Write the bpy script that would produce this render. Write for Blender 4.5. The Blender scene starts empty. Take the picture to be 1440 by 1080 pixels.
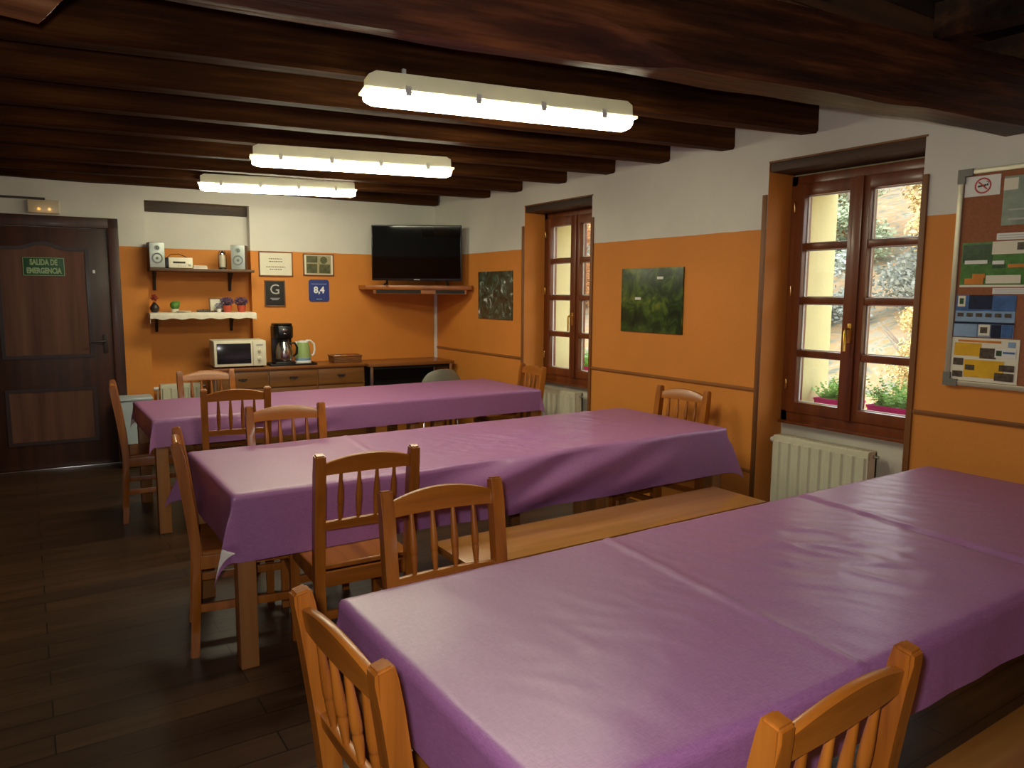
import bpy, bmesh, math, random
from mathutils import Vector, Matrix, noise
random.seed(7)
C = bpy.context.scene.collection
PI = math.pi
def R(d): return math.radians(d)

# ------------------------------------------------------------------ materials
def lin(c):
    f = lambda v: v / 12.92 if v <= .04045 else ((v + .055) / 1.055) ** 2.4
    return tuple(f(v / 255) for v in c) + (1,)

def newmat(name):
    m = bpy.data.materials.new(name); m.use_nodes = True
    nt = m.node_tree; b = nt.nodes['Principled BSDF']
    return m, nt, b, nt.nodes, nt.links

def coords(nt, scale=(1, 1, 1), world=False):
    n = nt.nodes; mp = n.new('ShaderNodeMapping'); mp.inputs['Scale'].default_value = scale
    if world:
        g = n.new('ShaderNodeNewGeometry'); nt.links.new(g.outputs['Position'], mp.inputs['Vector'])
    else:
        t = n.new('ShaderNodeTexCoord'); nt.links.new(t.outputs['Object'], mp.inputs['Vector'])
    return mp.outputs['Vector']

def ramp(nt, fac, stops):
    r = nt.nodes.new('ShaderNodeValToRGB'); cr = r.color_ramp
    cr.elements[0].position, cr.elements[0].color = stops[0]
    cr.elements[1].position, cr.elements[1].color = stops[-1]
    for p, c in stops[1:-1]:
        e = cr.elements.new(p); e.color = c
    nt.links.new(fac, r.inputs['Fac']); return r.outputs['Color']

def noisetex(nt, vec, scale, detail=4, rough=.55):
    t = nt.nodes.new('ShaderNodeTexNoise'); t.inputs['Scale'].default_value = scale
    t.inputs['Detail'].default_value = detail; t.inputs['Roughness'].default_value = rough
    nt.links.new(vec, t.inputs['Vector']); return t.outputs['Fac']

def bump(nt, b, h, strength, dist=.01):
    bp = nt.nodes.new('ShaderNodeBump'); bp.inputs['Strength'].default_value = strength
    bp.inputs['Distance'].default_value = dist
    nt.links.new(h, bp.inputs['Height']); nt.links.new(bp.outputs['Normal'], b.inputs['Normal'])

def plain(name, c, rough=.5, metal=0, var=.08, vs=14, bs=0., coat=0., spec=.5):
    m, nt, b, n, l = newmat(name)
    c = lin(c); v = coords(nt)
    f = noisetex(nt, v, vs)
    a = tuple(max(0, x * (1 - var)) for x in c[:3]) + (1,); d = tuple(min(1, x * (1 + var)) for x in c[:3]) + (1,)
    l.new(ramp(nt, f, [(.3, a), (.7, d)]), b.inputs['Base Color'])
    b.inputs['Roughness'].default_value = rough; b.inputs['Metallic'].default_value = metal
    b.inputs['Coat Weight'].default_value = coat; b.inputs['Coat Roughness'].default_value = .12
    b.inputs['Specular IOR Level'].default_value = spec
    if bs: bump(nt, b, noisetex(nt, v, vs * 6), bs)
    return m

def wood(name, dark, mid, light, axis='z', scale=22, rough=.35, coat=0., bs=.12, world=False, stretch=.06, spec=.5):
    m, nt, b, n, l = newmat(name)
    s = {'x': (stretch, 1, 1), 'y': (1, stretch, 1), 'z': (1, 1, stretch)}[axis]
    v = coords(nt, s, world)
    f = noisetex(nt, v, scale, 6, .6)
    col = ramp(nt, f, [(.28, lin(dark)), (.5, lin(mid)), (.72, lin(light))])
    l.new(col, b.inputs['Base Color'])
    b.inputs['Roughness'].default_value = rough
    b.inputs['Specular IOR Level'].default_value = spec
    b.inputs['Coat Weight'].default_value = coat; b.inputs['Coat Roughness'].default_value = .15
    bump(nt, b, noisetex(nt, v, scale * 2.2, 5), bs, .006)
    return m

def emit(name, c, s):
    m, nt, b, n, l = newmat(name)
    b.inputs['Base Color'].default_value = lin(c)
    b.inputs['Emission Color'].default_value = lin(c); b.inputs['Emission Strength'].default_value = s
    return m

def wall_mat(name, upper, lower, zb):
    m, nt, b, n, l = newmat(name)
    g = n.new('ShaderNodeNewGeometry'); sx = n.new('ShaderNodeSeparateXYZ'); l.new(g.outputs['Position'], sx.inputs[0])
    wob = noisetex(nt, g.outputs['Position'], 9, 2)
    ad = n.new('ShaderNodeMath'); ad.operation = 'MULTIPLY_ADD'; l.new(wob, ad.inputs[0]); ad.inputs[1].default_value = .008; l.new(sx.outputs['Z'], ad.inputs[2])
    gt = n.new('ShaderNodeMath'); gt.operation = 'GREATER_THAN'; l.new(ad.outputs[0], gt.inputs[0]); gt.inputs[1].default_value = zb + .004
    f = noisetex(nt, g.outputs['Position'], 2.2, 5)
    def pair(c):
        c = lin(c); return ramp(nt, f, [(.3, tuple(x * .93 for x in c[:3]) + (1,)), (.7, tuple(min(1, x * 1.05) for x in c[:3]) + (1,))])
    mx = n.new('ShaderNodeMix'); mx.data_type = 'RGBA'
    l.new(gt.outputs[0], mx.inputs[0]); l.new(pair(lower), mx.inputs[6]); l.new(pair(upper), mx.inputs[7])
    l.new(mx.outputs[2], b.inputs['Base Color'])
    b.inputs['Roughness'].default_value = .62; b.inputs['Specular IOR Level'].default_value = .3
    h = noisetex(nt, g.outputs['Position'], 38, 5); bump(nt, b, h, .22, .006)
    return m

M = {}
ORANGE = (212, 134, 57); WHITE = (214, 211, 200)
M['wall'] = wall_mat('two_tone_plaster', WHITE, ORANGE, 1.915)
M['orange'] = plain('orange_plaster', ORANGE, .62, var=.06, vs=3, bs=.1, spec=.3)
M['white_wall'] = plain('white_plaster', (205, 200, 186), .65, var=.05, vs=3, bs=.12, spec=.3)
M['yellow_wall'] = plain('yellow_render', (214, 206, 152), .8, var=.05, vs=5, bs=.2)
M['beam'] = wood('old_beam', (26, 15, 8), (62, 35, 16), (100, 60, 28), 'x', 14, .65, 0, .9, stretch=.07, spec=.05)
M['girder'] = wood('worn_girder', (24, 13, 8), (66, 35, 18), (124, 72, 38), 'x', 13, .5, 0, 1.0, stretch=.09, spec=.35)
M['stub'] = wood('pale_worn_timber', (90, 56, 30), (150, 100, 60), (196, 150, 104), 'y', 12, .5, 0, .6, stretch=.1)
M['ceil'] = wood('ceiling_board', (26, 15, 7), (58, 33, 15), (82, 48, 22), 'x', 8, .75, 0, .5, spec=.15, stretch=.05)
M['ceil_dark'] = wood('darkened_ceiling_board', (10, 7, 5), (20, 13, 9), (32, 20, 13), 'x', 8, .8, 0, .5, spec=.1)  # near boards coloured near-black for the dark gap above the main beam
M['joist'] = wood('dark_joist', (16, 9, 5), (40, 23, 12), (74, 44, 22), 'y', 12, .6, 0, .9, stretch=.07, spec=.2)  # darker timber tone than the beams
M['chair'] = wood('honey_pine', (112, 58, 16), (158, 90, 26), (184, 112, 38), 'z', 16, .34, .12, .06)
M['chairx'] = wood('honey_pine_rail', (112, 58, 16), (158, 90, 26), (184, 112, 38), 'x', 16, .34, .12, .06)
M['seat'] = wood('honey_pine_seat', (116, 62, 20), (156, 92, 32), (178, 110, 42), 'y', 14, .34, .12, .05)
M['bench'] = wood('bench_pine', (132, 84, 34), (160, 106, 48), (176, 124, 62), 'x', 12, .28, .3, .05)
M['leg'] = wood('table_pine', (122, 78, 38), (150, 99, 52), (166, 114, 64), 'z', 12, .4, .1, .05)
M['tabletop'] = wood('table_board', (140, 90, 44), (170, 114, 60), (190, 136, 80), 'x', 12, .4, .1, .05)
M['door'] = wood('dark_door', (40, 19, 12), (60, 30, 19), (78, 40, 25), 'z', 12, .42, .05, .06)
M['mould'] = wood('dark_door_moulding', (26, 12, 8), (40, 19, 12), (54, 27, 17), 'z', 12, .42, .05, .06)
M['doorpanel'] = wood('dark_door_panel', (80, 50, 38), (104, 68, 52), (122, 84, 66), 'z', 9, .5, .0, .05, spec=.3)
M['lintel'] = wood('lintel_wood', (30, 20, 12), (56, 38, 24), (80, 58, 38), 'x', 12, .6, 0, .5)
M['linty'] = wood('window_lintel_wood', (36, 22, 13), (62, 40, 24), (92, 60, 36), 'y', 12, .6, 0, .5)
M['window'] = wood('window_wood', (84, 40, 18), (112, 56, 26), (128, 68, 32), 'z', 12, .35, .2, .05)
M['trimw'] = wood('trim_wood', (92, 54, 24), (122, 76, 36), (140, 90, 46), 'z', 12, .5, 0, .08)
M['rail'] = wood('rail_wood', (112, 66, 26), (140, 86, 36), (156, 98, 44), 'y', 12, .5, 0, .08)
M['side'] = wood('sideboard_wood', (104, 64, 28), (134, 86, 40), (152, 102, 54), 'x', 10, .4, .1, .04)
M['sidetop'] = wood('sideboard_top_wood', (104, 58, 26), (132, 78, 36), (150, 94, 48), 'x', 10, .35, .15, .04)
M['shelfd'] = wood('shelf_wood', (60, 38, 20), (88, 58, 32), (110, 78, 46), 'x', 14, .5, 0, .1)
M['tvshelf'] = wood('corner_shelf_wood', (120, 66, 28), (156, 90, 40), (172, 104, 50), 'x', 10, .4, .1, .04)
M['iron'] = plain('dark_bracket', (40, 28, 20), .5)
M['black'] = plain('black_plastic', (14, 14, 15), .35)
M['blackmatte'] = plain('black_matte', (10, 10, 10), .7)
M['screen'] = plain('tv_screen', (5, 5, 6), .04, var=0)
M['cream'] = plain('cream_enamel', (226, 220, 196), .4, var=.03)
M['rad'] = plain('radiator_enamel', (212, 208, 182), .35, var=.03)
M['whitep'] = plain('white_plastic', (226, 226, 222), .4, var=.02)
M['housing'] = plain('lamp_housing', (232, 230, 220), .5, var=.02)
def _tl():
    nt = M['housing'].node_tree; n, l = nt.nodes, nt.links; o = n['Material Output']; t = n.new('ShaderNodeBsdfTranslucent'); t.inputs['Color'].default_value = (.9, .9, .82, 1)
    mx = n.new('ShaderNodeMixShader'); mx.inputs[0].default_value = .16; l.new(n['Principled BSDF'].outputs[0], mx.inputs[1]); l.new(t.outputs[0], mx.inputs[2]); l.new(mx.outputs[0], o.inputs['Surface'])
_tl()
M['lamp'] = emit('lamp_diffuser', (255, 248, 212), 42)
M['chrome'] = plain('steel', (190, 190, 190), .22, 1, var=.03)
M['brass'] = plain('brass', (214, 170, 90), .28, 1, var=.03)
M['silver'] = plain('silver_plastic', (168, 176, 172), .35, .3, var=.04)
M['cone'] = plain('speaker_cone', (120, 128, 126), .5)
M['spkside'] = plain('speaker_wood', (96, 64, 40), .5)
M['glassdark'] = plain('dark_glass', (34, 34, 40), .15, var=.05)
M['kettle'] = plain('kettle_green', (150, 176, 110), .35, var=.05)
M['greypl'] = plain('grey_plastic', (150, 148, 132), .22, var=.04)
M['binpale'] = plain('bin_pale', (178, 190, 196), .5, var=.03)
M['bingreen'] = plain('bin_green', (88, 112, 98), .5, var=.04)
M['wicker'] = wood('wicker', (90, 52, 24), (140, 88, 44), (170, 116, 64), 'x', 60, .7, 0, .6)
M['doily'] = plain('white_shelf_cloth', (226, 220, 200), .85, var=.06, vs=40, bs=.3)
M['paper'] = plain('paper', (224, 218, 196), .7, var=.02)
M['paperw'] = plain('white_paper', (222, 222, 216), .5, var=.02)
M['ink'] = plain('ink', (58, 54, 48), .7, var=0)
M['lightink'] = plain('pale_ink', (176, 176, 170), .6, var=0)
M['blackboard'] = plain('black_plaque', (20, 18, 16), .4, var=.1)
M['signgreen'] = plain('sign_green', (34, 84, 52), .45, var=.05)
M['signtext'] = plain('sign_letter', (156, 184, 134), .5, var=0)
M['signblue'] = plain('sign_blue', (44, 60, 128), .4, var=.05)
M['white'] = plain('white_print', (236, 236, 236), .5, var=0)
M['red'] = plain('red_print', (184, 36, 40), .5, var=0)
M['cork'] = plain('cork', (150, 92, 58), .8, var=.14, vs=70, bs=.3)
M['alu'] = plain('aluminium_frame', (186, 180, 160), .4, .5, var=.03)
M['greycap'] = plain('grey_corner_cap', (112, 112, 104), .5)
M['lgreen'] = plain('leaflet_green', (74, 124, 56), .3, var=.3, vs=30)
M['dgreen'] = plain('leaflet_dark_green', (52, 80, 52), .3, var=.3, vs=40)
M['lorange'] = plain('leaflet_orange', (206, 128, 48), .3, var=.15)
M['lblue'] = plain('leaflet_blue', (70, 106, 158), .3, var=.25, vs=30)
M['dblue'] = plain('leaflet_dark_blue', (28, 40, 66), .3, var=.3, vs=40)
M['pblue'] = plain('leaflet_pale_blue', (138, 166, 196), .3, var=.1, vs=30)
M['lyellow'] = plain('leaflet_yellow', (222, 172, 48), .3, var=.12, vs=20)
M['photo'] = plain('leaflet_photo', (84, 76, 66), .3, var=.5, vs=60)
M['film'] = plain('grey_poster', (126, 140, 124), .3, var=.2, vs=20)
M['pot'] = plain('terracotta_red', (186, 76, 50), .5)
M['potdark'] = plain('dark_pot', (46, 40, 34), .4)
M['leaf'] = plain('leaf_green', (84, 134, 52), .6, var=.3, vs=30)
M['purplefl'] = plain('purple_flower', (92, 70, 104), .8, var=.3, vs=40)
M['redfl'] = plain('red_flower', (140, 40, 36), .7, var=.3, vs=40)
M['stem'] = plain('stem_brown', (80, 62, 34), .8)
M['magenta'] = plain('magenta_planter', (206, 40, 130), .4, var=.04)
M['soil'] = plain('soil', (50, 36, 26), .9)
M['fern'] = plain('fern_green', (120, 176, 60), .6, var=.35, vs=18)
M['bark'] = plain('bark', (140, 128, 112), .9, var=.2)
for k, c in dict(autumn_yellow=(204, 180, 124), autumn_orange=(198, 154, 108), autumn_green=(160, 172, 138), autumn_grey=(160, 166, 156)).items():  # leaf colours paled, outdoor haze put into the colour
    M[k] = plain(k + '_leaves', c, .8, var=.3, vs=3)
M['ember'] = emit('orange_bulb', (255, 190, 90), 2.5)
def emcover():
    m, nt, b, n, l = newmat('clear_lamp_cover')
    b.inputs['Base Color'].default_value = lin((226, 222, 200)); b.inputs['Roughness'].default_value = .3
    b.inputs['Transmission Weight'].default_value = .45; return m
M['cover'] = emcover()

def floor_mat():
    m, nt, b, n, l = newmat('dark_floorboards')
    g = n.new('ShaderNodeNewGeometry'); mp = n.new('ShaderNodeMapping'); l.new(g.outputs['Position'], mp.inputs['Vector'])
    br = n.new('ShaderNodeTexBrick'); br.inputs['Scale'].default_value = 1
    br.inputs['Brick Width'].default_value = 1.3; br.inputs['Row Height'].default_value = .13
    br.inputs['Mortar Size'].default_value = .003; br.inputs['Bias'].default_value = 0
    br.inputs['Color1'].default_value = lin((66, 45, 30)); br.inputs['Color2'].default_value = lin((84, 58, 38)); br.inputs['Mortar'].default_value = lin((26, 18, 12))
    l.new(mp.outputs[0], br.inputs['Vector'])
    mp2 = n.new('ShaderNodeMapping'); mp2.inputs['Scale'].default_value = (.08, 1, 1); l.new(g.outputs['Position'], mp2.inputs['Vector'])
    f = noisetex(nt, mp2.outputs[0], 26, 6)
    mx = n.new('ShaderNodeMix'); mx.data_type = 'RGBA'; mx.blend_type = 'MULTIPLY'; mx.inputs[0].default_value = .8
    l.new(br.outputs['Color'], mx.inputs[6]); l.new(ramp(nt, f, [(.3, (.45, .42, .4, 1)), (.7, (1, 1, 1, 1))]), mx.inputs[7])
    l.new(mx.outputs[2], b.inputs['Base Color']); b.inputs['Roughness'].default_value = .38
    bump(nt, b, f, .08, .004); return m
M['floor'] = floor_mat()

def cloth_mat():
    m, nt, b, n, l = newmat('purple_oilcloth')
    v = coords(nt, (1, 1, 1), True)
    a = noisetex(nt, coords(nt, (60, 420, 420), True), 1, 3); c = noisetex(nt, coords(nt, (420, 60, 420), True), 1, 3)
    ad = n.new('ShaderNodeMath'); ad.operation = 'ADD'; l.new(a, ad.inputs[0]); l.new(c, ad.inputs[1])
    h = n.new('ShaderNodeMath'); h.operation = 'MULTIPLY'; l.new(ad.outputs[0], h.inputs[0]); h.inputs[1].default_value = .5
    col = ramp(nt, h.outputs[0], [(.36, lin((147, 92, 146))), (.64, lin((170, 115, 165)))])
    gm = n.new('ShaderNodeNewGeometry'); mx = n.new('ShaderNodeMix'); mx.data_type = 'RGBA'
    l.new(gm.outputs['Backfacing'], mx.inputs[0]); l.new(col, mx.inputs[6]); mx.inputs[7].default_value = lin((214, 210, 206))
    l.new(mx.outputs[2], b.inputs['Base Color'])
    b.inputs['Roughness'].default_value = .5; b.inputs['Specular IOR Level'].default_value = .5
    b.inputs['Coat Weight'].default_value = .40; b.inputs['Coat Roughness'].default_value = .29; b.inputs['Coat IOR'].default_value = 1.6
    big = noisetex(nt, coords(nt, (10, 3, 6), True), 1.5, 4, .5)
    bump(nt, b, big, .14, .012); l.new(b.inputs['Normal'].links[0].from_socket, b.inputs['Coat Normal'])
    return m
M['cloth'] = cloth_mat()

def glass_mat():
    m, nt, b, n, l = newmat('window_glass'); n.remove(b)
    o = n['Material Output']; tr = n.new('ShaderNodeBsdfTransparent'); gl = n.new('ShaderNodeBsdfGlossy')
    gl.inputs['Roughness'].default_value = .01; fr = n.new('ShaderNodeFresnel'); 
    gb = n.new('ShaderNodeNewGeometry'); ma = n.new('ShaderNodeMath'); ma.operation = 'MULTIPLY_ADD'
    l.new(gb.outputs['Backfacing'], ma.inputs[0]); ma.inputs[1].default_value = -.83333; ma.inputs[2].default_value = 1.5; l.new(ma.outputs[0], fr.inputs['IOR'])
    mx = n.new('ShaderNodeMixShader'); l.new(fr.outputs[0], mx.inputs[0]); l.new(tr.outputs[0], mx.inputs[1]); l.new(gl.outputs[0], mx.inputs[2])
    l.new(mx.outputs[0], o.inputs['Surface']); return m
M['glass'] = glass_mat()

def picture_mat(name, stops, sc, detail, dist, rough=.35):
    m, nt, b, n, l = newmat(name)
    t = n.new('ShaderNodeTexNoise'); t.inputs['Scale'].default_value = sc; t.inputs['Detail'].default_value = detail
    t.inputs['Distortion'].default_value = dist; t.inputs['Roughness'].default_value = .62
    l.new(coords(nt), t.inputs['Vector'])
    l.new(ramp(nt, t.outputs['Fac'], [(p, lin(c)) for p, c in stops]), b.inputs['Base Color'])
    b.inputs['Roughness'].default_value = rough; return m
M['hill'] = picture_mat('autumn_hillside', [(.3, (88, 96, 78)), (.42, (128, 124, 104)), (.5, (160, 128, 84)), (.58, (148, 142, 122)), (.7, (104, 112, 86))], 1.6, 10, .8, .95)
M['pic_ice'] = picture_mat('frosty_branches_print', [(.3, (24, 22, 14)), (.45, (74, 62, 40)), (.53, (66, 80, 64)), (.6, (110, 122, 108)), (.68, (206, 212, 206))], 8, 8, 1.6)
M['pic_valley'] = picture_mat('green_valley_print', [(.3, (20, 32, 16)), (.45, (40, 58, 24)), (.55, (68, 92, 34)), (.66, (112, 122, 44)), (.75, (60, 70, 36))], 7, 6, .8)
M['maps'] = picture_mat('dark_green_photos', [(.3, (60, 64, 40)), (.7, (104, 104, 70))], 20, 4, .4)

# ------------------------------------------------------------------ mesh builder
class MB:
    def __init__(s): s.bm = bmesh.new(); s.mats = []
    def mi(s, m):
        if m not in s.mats: s.mats.append(m)
        return s.mats.index(m)
    def _new(s, before, m):
        i = s.mi(m)
        for f in s.bm.faces:
            if f not in before: f.material_index = i
    def verts_faces(s, vs, fs, m):
        i = s.mi(m); b = [s.bm.verts.new(v) for v in vs]; out = []
        for f in fs:
            try: fc = s.bm.faces.new([b[k] for k in f]); fc.material_index = i; out.append(fc)
            except ValueError: pass
        return b, out
    def box(s, lo, hi, m, bev=0., mx=None, seg=2):
        x0, y0, z0 = lo; x1, y1, z1 = hi
        vs = [(x0, y0, z0), (x1, y0, z0), (x1, y1, z0), (x0, y1, z0), (x0, y0, z1), (x1, y0, z1), (x1, y1, z1), (x0, y1, z1)]
        fs = [(0, 3, 2, 1), (4, 5, 6, 7), (0, 1, 5, 4), (1, 2, 6, 5), (2, 3, 7, 6), (3, 0, 4, 7)]
        if mx: vs = [mx @ Vector(v) for v in vs]
        b, f = s.verts_faces(vs, fs, m)
        if bev: s.bevel(b, bev, seg, m)
        return b, f
    def bevel(s, b, bev, seg, m):
        es = list({e for v in b for e in v.link_edges})
        r = bmesh.ops.bevel(s.bm, geom=es, offset=bev, segments=seg, affect='EDGES', profile=.6)
        i = s.mi(m)
        for f in r['faces']: f.material_index = i
    def prism(s, pts, z0, z1, m, mx=None, bev=0.):
        """outline pts (x, y) extruded along z"""
        n = len(pts); vs = [(p[0], p[1], z0) for p in pts] + [(p[0], p[1], z1) for p in pts]
        fs = [tuple(range(n))[::-1], tuple(range(n, 2 * n))] + [(i, (i + 1) % n, n + (i + 1) % n, n + i) for i in range(n)]
        if mx: vs = [mx @ Vector(v) for v in vs]
        b, f = s.verts_faces(vs, fs, m)
        if bev: s.bevel(b, bev, 1, m)
        return b, f
    def sweep(s, secs, m, cap=True):
        """list of closed rings of equal count"""
        n = len(secs[0]); vs = [p for r in secs for p in r]; fs = []
        for k in range(len(secs) - 1):
            for i in range(n):
                j = (i + 1) % n; fs.append((k * n + i, k * n + j, (k + 1) * n + j, (k + 1) * n + i))
        if cap:
            fs.append(tuple(range(n))[::-1]); fs.append(tuple((len(secs) - 1) * n + i for i in range(n)))
        return s.verts_faces(vs, fs, m)
    def lathe(s, prof, m, n=16, mx=None, cap=True):
        secs = []
        for r, z in prof:
            ring = [Vector((r * math.cos(2 * PI * i / n), r * math.sin(2 * PI * i / n), z)) for i in range(n)]
            secs.append([mx @ p for p in ring] if mx else ring)
        return s.sweep(secs, m, cap)
    def tube(s, pts, r, m, n=8):
        pts = [Vector(p) for p in pts]; secs = []
        rs = r if isinstance(r, (list, tuple)) else [r] * len(pts)
        up = None
        for i, p in enumerate(pts):
            t = (pts[min(i + 1, len(pts) - 1)] - pts[max(i - 1, 0)]).normalized()
            if up is None: up = t.orthogonal().normalized()
            up = (up - t * up.dot(t)).normalized(); w = t.cross(up)
            secs.append([p + rs[i] * (math.cos(2 * PI * k / n) * up + math.sin(2 * PI * k / n) * w) for k in range(n)])
        return s.sweep(secs, m)
    def ball(s, c, r, m, sub=2, sc=(1, 1, 1), jit=0.):
        before = set(s.bm.faces)
        g = bmesh.ops.create_icosphere(s.bm, subdivisions=sub, radius=1)
        for v in g['verts']:
            q = v.co.copy(); k = 1 + jit * noise.noise(q * 2.3 + Vector(c) * 3)
            v.co = Vector(c) + Vector((q.x * sc[0], q.y * sc[1], q.z * sc[2])) * r * k
        s._new(before, m)
    def build(s, name, parent=None, smooth=True, ang=38, world=None):
        bm = s.bm
        bmesh.ops.recalc_face_normals(bm, faces=bm.faces) if not getattr(s, 'keep', False) else None
        bm.normal_update()
        if smooth:
            a = math.radians(ang)
            for f in bm.faces: f.smooth = True
            for e in bm.edges:
                e.smooth = len(e.link_faces) == 2 and e.calc_face_angle(9) < a
        me = bpy.data.meshes.new(name); bm.to_mesh(me); bm.free()
        for m in s.mats: me.materials.append(m)
        o = bpy.data.objects.new(name, me); C.objects.link(o)
        if parent: o.parent = parent
        if world: o.matrix_world = world
        return o

def tag(o, label=None, cat=None, group=None, kind=None):
    if label: o['label'] = label
    if cat: o['category'] = cat
    if group: o['group'] = group
    if kind: o['kind'] = kind
    return o

def thing(name, label, cat, loc=(0, 0, 0), rz=0., group=None):
    o = bpy.data.objects.new(name, None); C.objects.link(o)
    o.location = loc; o.rotation_euler = (0, 0, rz); o.empty_display_size = .1
    return tag(o, label, cat, group)

def copy_tree(o, parent=None):
    c = o.copy(); C.objects.link(c)
    if parent: c.parent = parent; c.matrix_parent_inverse = o.matrix_parent_inverse.copy()
    for ch in list(o.children): copy_tree(ch, c)
    return c

def text_into(mb, s, size, m, mx, align='CENTER', depth=.0015, shear=0., bold=0.):
    cu = bpy.data.curves.new('lettering', 'FONT'); cu.body = s; cu.size = size; cu.align_x = align; cu.align_y = 'CENTER'
    cu.extrude = depth; cu.shear = shear; cu.offset = bold; cu.resolution_u = 3
    o = bpy.data.objects.new('lettering', cu); C.objects.link(o)
    dg = bpy.context.evaluated_depsgraph_get(); me = bpy.data.meshes.new_from_object(o.evaluated_get(dg))
    vs = [mx @ v.co for v in me.vertices]; fs = [tuple(p.vertices) for p in me.polygons]
    mb.verts_faces(vs, fs, m)
    bpy.data.objects.remove(o); bpy.data.curves.remove(cu); bpy.data.meshes.remove(me)

# ------------------------------------------------------------------ frames of reference
WX = 3.737
SK = R(3.181)
CORNER = Vector((WX, 7.212, 0))
MBACK = Matrix.Translation(CORNER) @ Matrix.Rotation(-SK, 4, 'Z')   # x along the back wall (negative = leftwards), y into the wall
def BW(t, off, z): return MBACK @ Vector((t, -off, z))
XL, YF = -3.6, -4.5          # left and front walls
ZC = 2.63

# ------------------------------------------------------------------ setting
def struct(mb, name, label=None, world=None, **k):
    return tag(mb.build(name, world=world, **k), label, kind='structure')

f = MB(); f.box((XL - .3, YF - .3, -.12), (4.43, 7.9, 0), M['floor']); struct(f, 'floor', 'dark brown wooden plank floor')
c = MB()
y = YF - .2
while y < 7.9:
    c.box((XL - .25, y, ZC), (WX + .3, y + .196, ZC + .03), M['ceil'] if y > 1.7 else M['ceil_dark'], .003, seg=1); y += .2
c.box((XL - .3, YF - .3, ZC + .03), (4.43, 7.9, ZC + .12), M['ceil'])
struct(c, 'ceiling', 'dark plank ceiling above the beams')

WIN = [(2.02, 2.935, 2.30), (4.575, 5.505, 2.285)]
FX = 3.95                     # inner face of the window frames
w = MB()
def wall_piece(y0, y1, z0, z1):
    b, fs = w.box((WX, y0, z0), (3.985, y1, z1), M['orange'])
    for fc in fs:
        cen = fc.calc_center_median()
        if abs(cen.x - WX) < 1e-4: fc.material_index = w.mi(M['wall'])
    w.box((3.985, y0, z0), (4.43, y1, z1), M['yellow_wall'])
for y0, y1 in ((YF - .3, 2.02), (2.935, 4.575), (5.505, 7.9)): wall_piece(y0, y1, 0, 2.75)
for y0, y1, zt in WIN:
    wall_piece(y0, y1, zt, 2.75)
    w.box((3.985, y0, 2.235), (4.43, y1, zt), M['yellow_wall'])
    w.box((3.97, y0, 0), (4.43, y1, .735), M['white_wall'])
struct(w, 'wall_right', 'right wall, white above and orange below, with two window recesses', smooth=False)

b = MB()
def bpiece(t0, t1, z0, z1, y0=0, y1=.3): b.box((t0, y0, z0), (t1, y1, z1), M['wall'])
bpiece(-7.7, -2.80, 0, 2.75); bpiece(-1.912, .15, 0, 2.75); bpiece(-2.80, -1.912, 2.325, 2.75); bpiece(-2.80, -1.912, 0, 2.325, .13, .3)
struct(b, 'wall_back', 'back wall, white above and orange below, with a shallow shelf niche', world=MBACK, smooth=False)
b = MB(); b.box((XL - .3, YF - .3, 0), (XL, 7.9, 2.75), M['wall']); struct(b, 'wall_left', smooth=False)
b = MB(); b.box((XL - .3, YF - .3, 0), (4.43, YF, 2.75), M['wall']); struct(b, 'wall_front', smooth=False)

b = MB(); b.box((-2.80, .095, 2.236), (-1.912, .13, 2.323), M['lintel'], .004)
struct(b, 'trim_1', 'dark wooden lintel above the shelf niche', world=MBACK)
k = 2
for y0, y1, zt in WIN:
    b = MB(); b.box((WX + .006, y0, zt - .055), (3.97, y1, zt), M['linty'], .004); b.box((WX - .004, y0 - .01, zt - .004), (WX + .03, y1, zt + .006), M['trimw'])
    struct(b, 'trim_%d' % k, 'dark wooden lintel over the window recess'); k += 1
for yy in (2.937, 1.99, 5.507, 4.547):
    b = MB(); b.box((WX - .012, yy, 0), (WX + .004, yy + .03, 2.115), M['trimw'], .003)
    struct(b, 'trim_%d' % k, 'narrow brown wooden strip on the edge of the window recess'); k += 1
for y0, y1 in ((YF, 1.99), (2.967, 4.547), (5.537, 7.2)):
    for z in (.945, .43):
        b = MB(); b.box((WX - .010, y0, z - .011), (WX + .004, y1, z + .011), M['rail'], .004)
        struct(b, 'trim_%d' % k, 'thin horizontal wall batten'); k += 1

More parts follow.
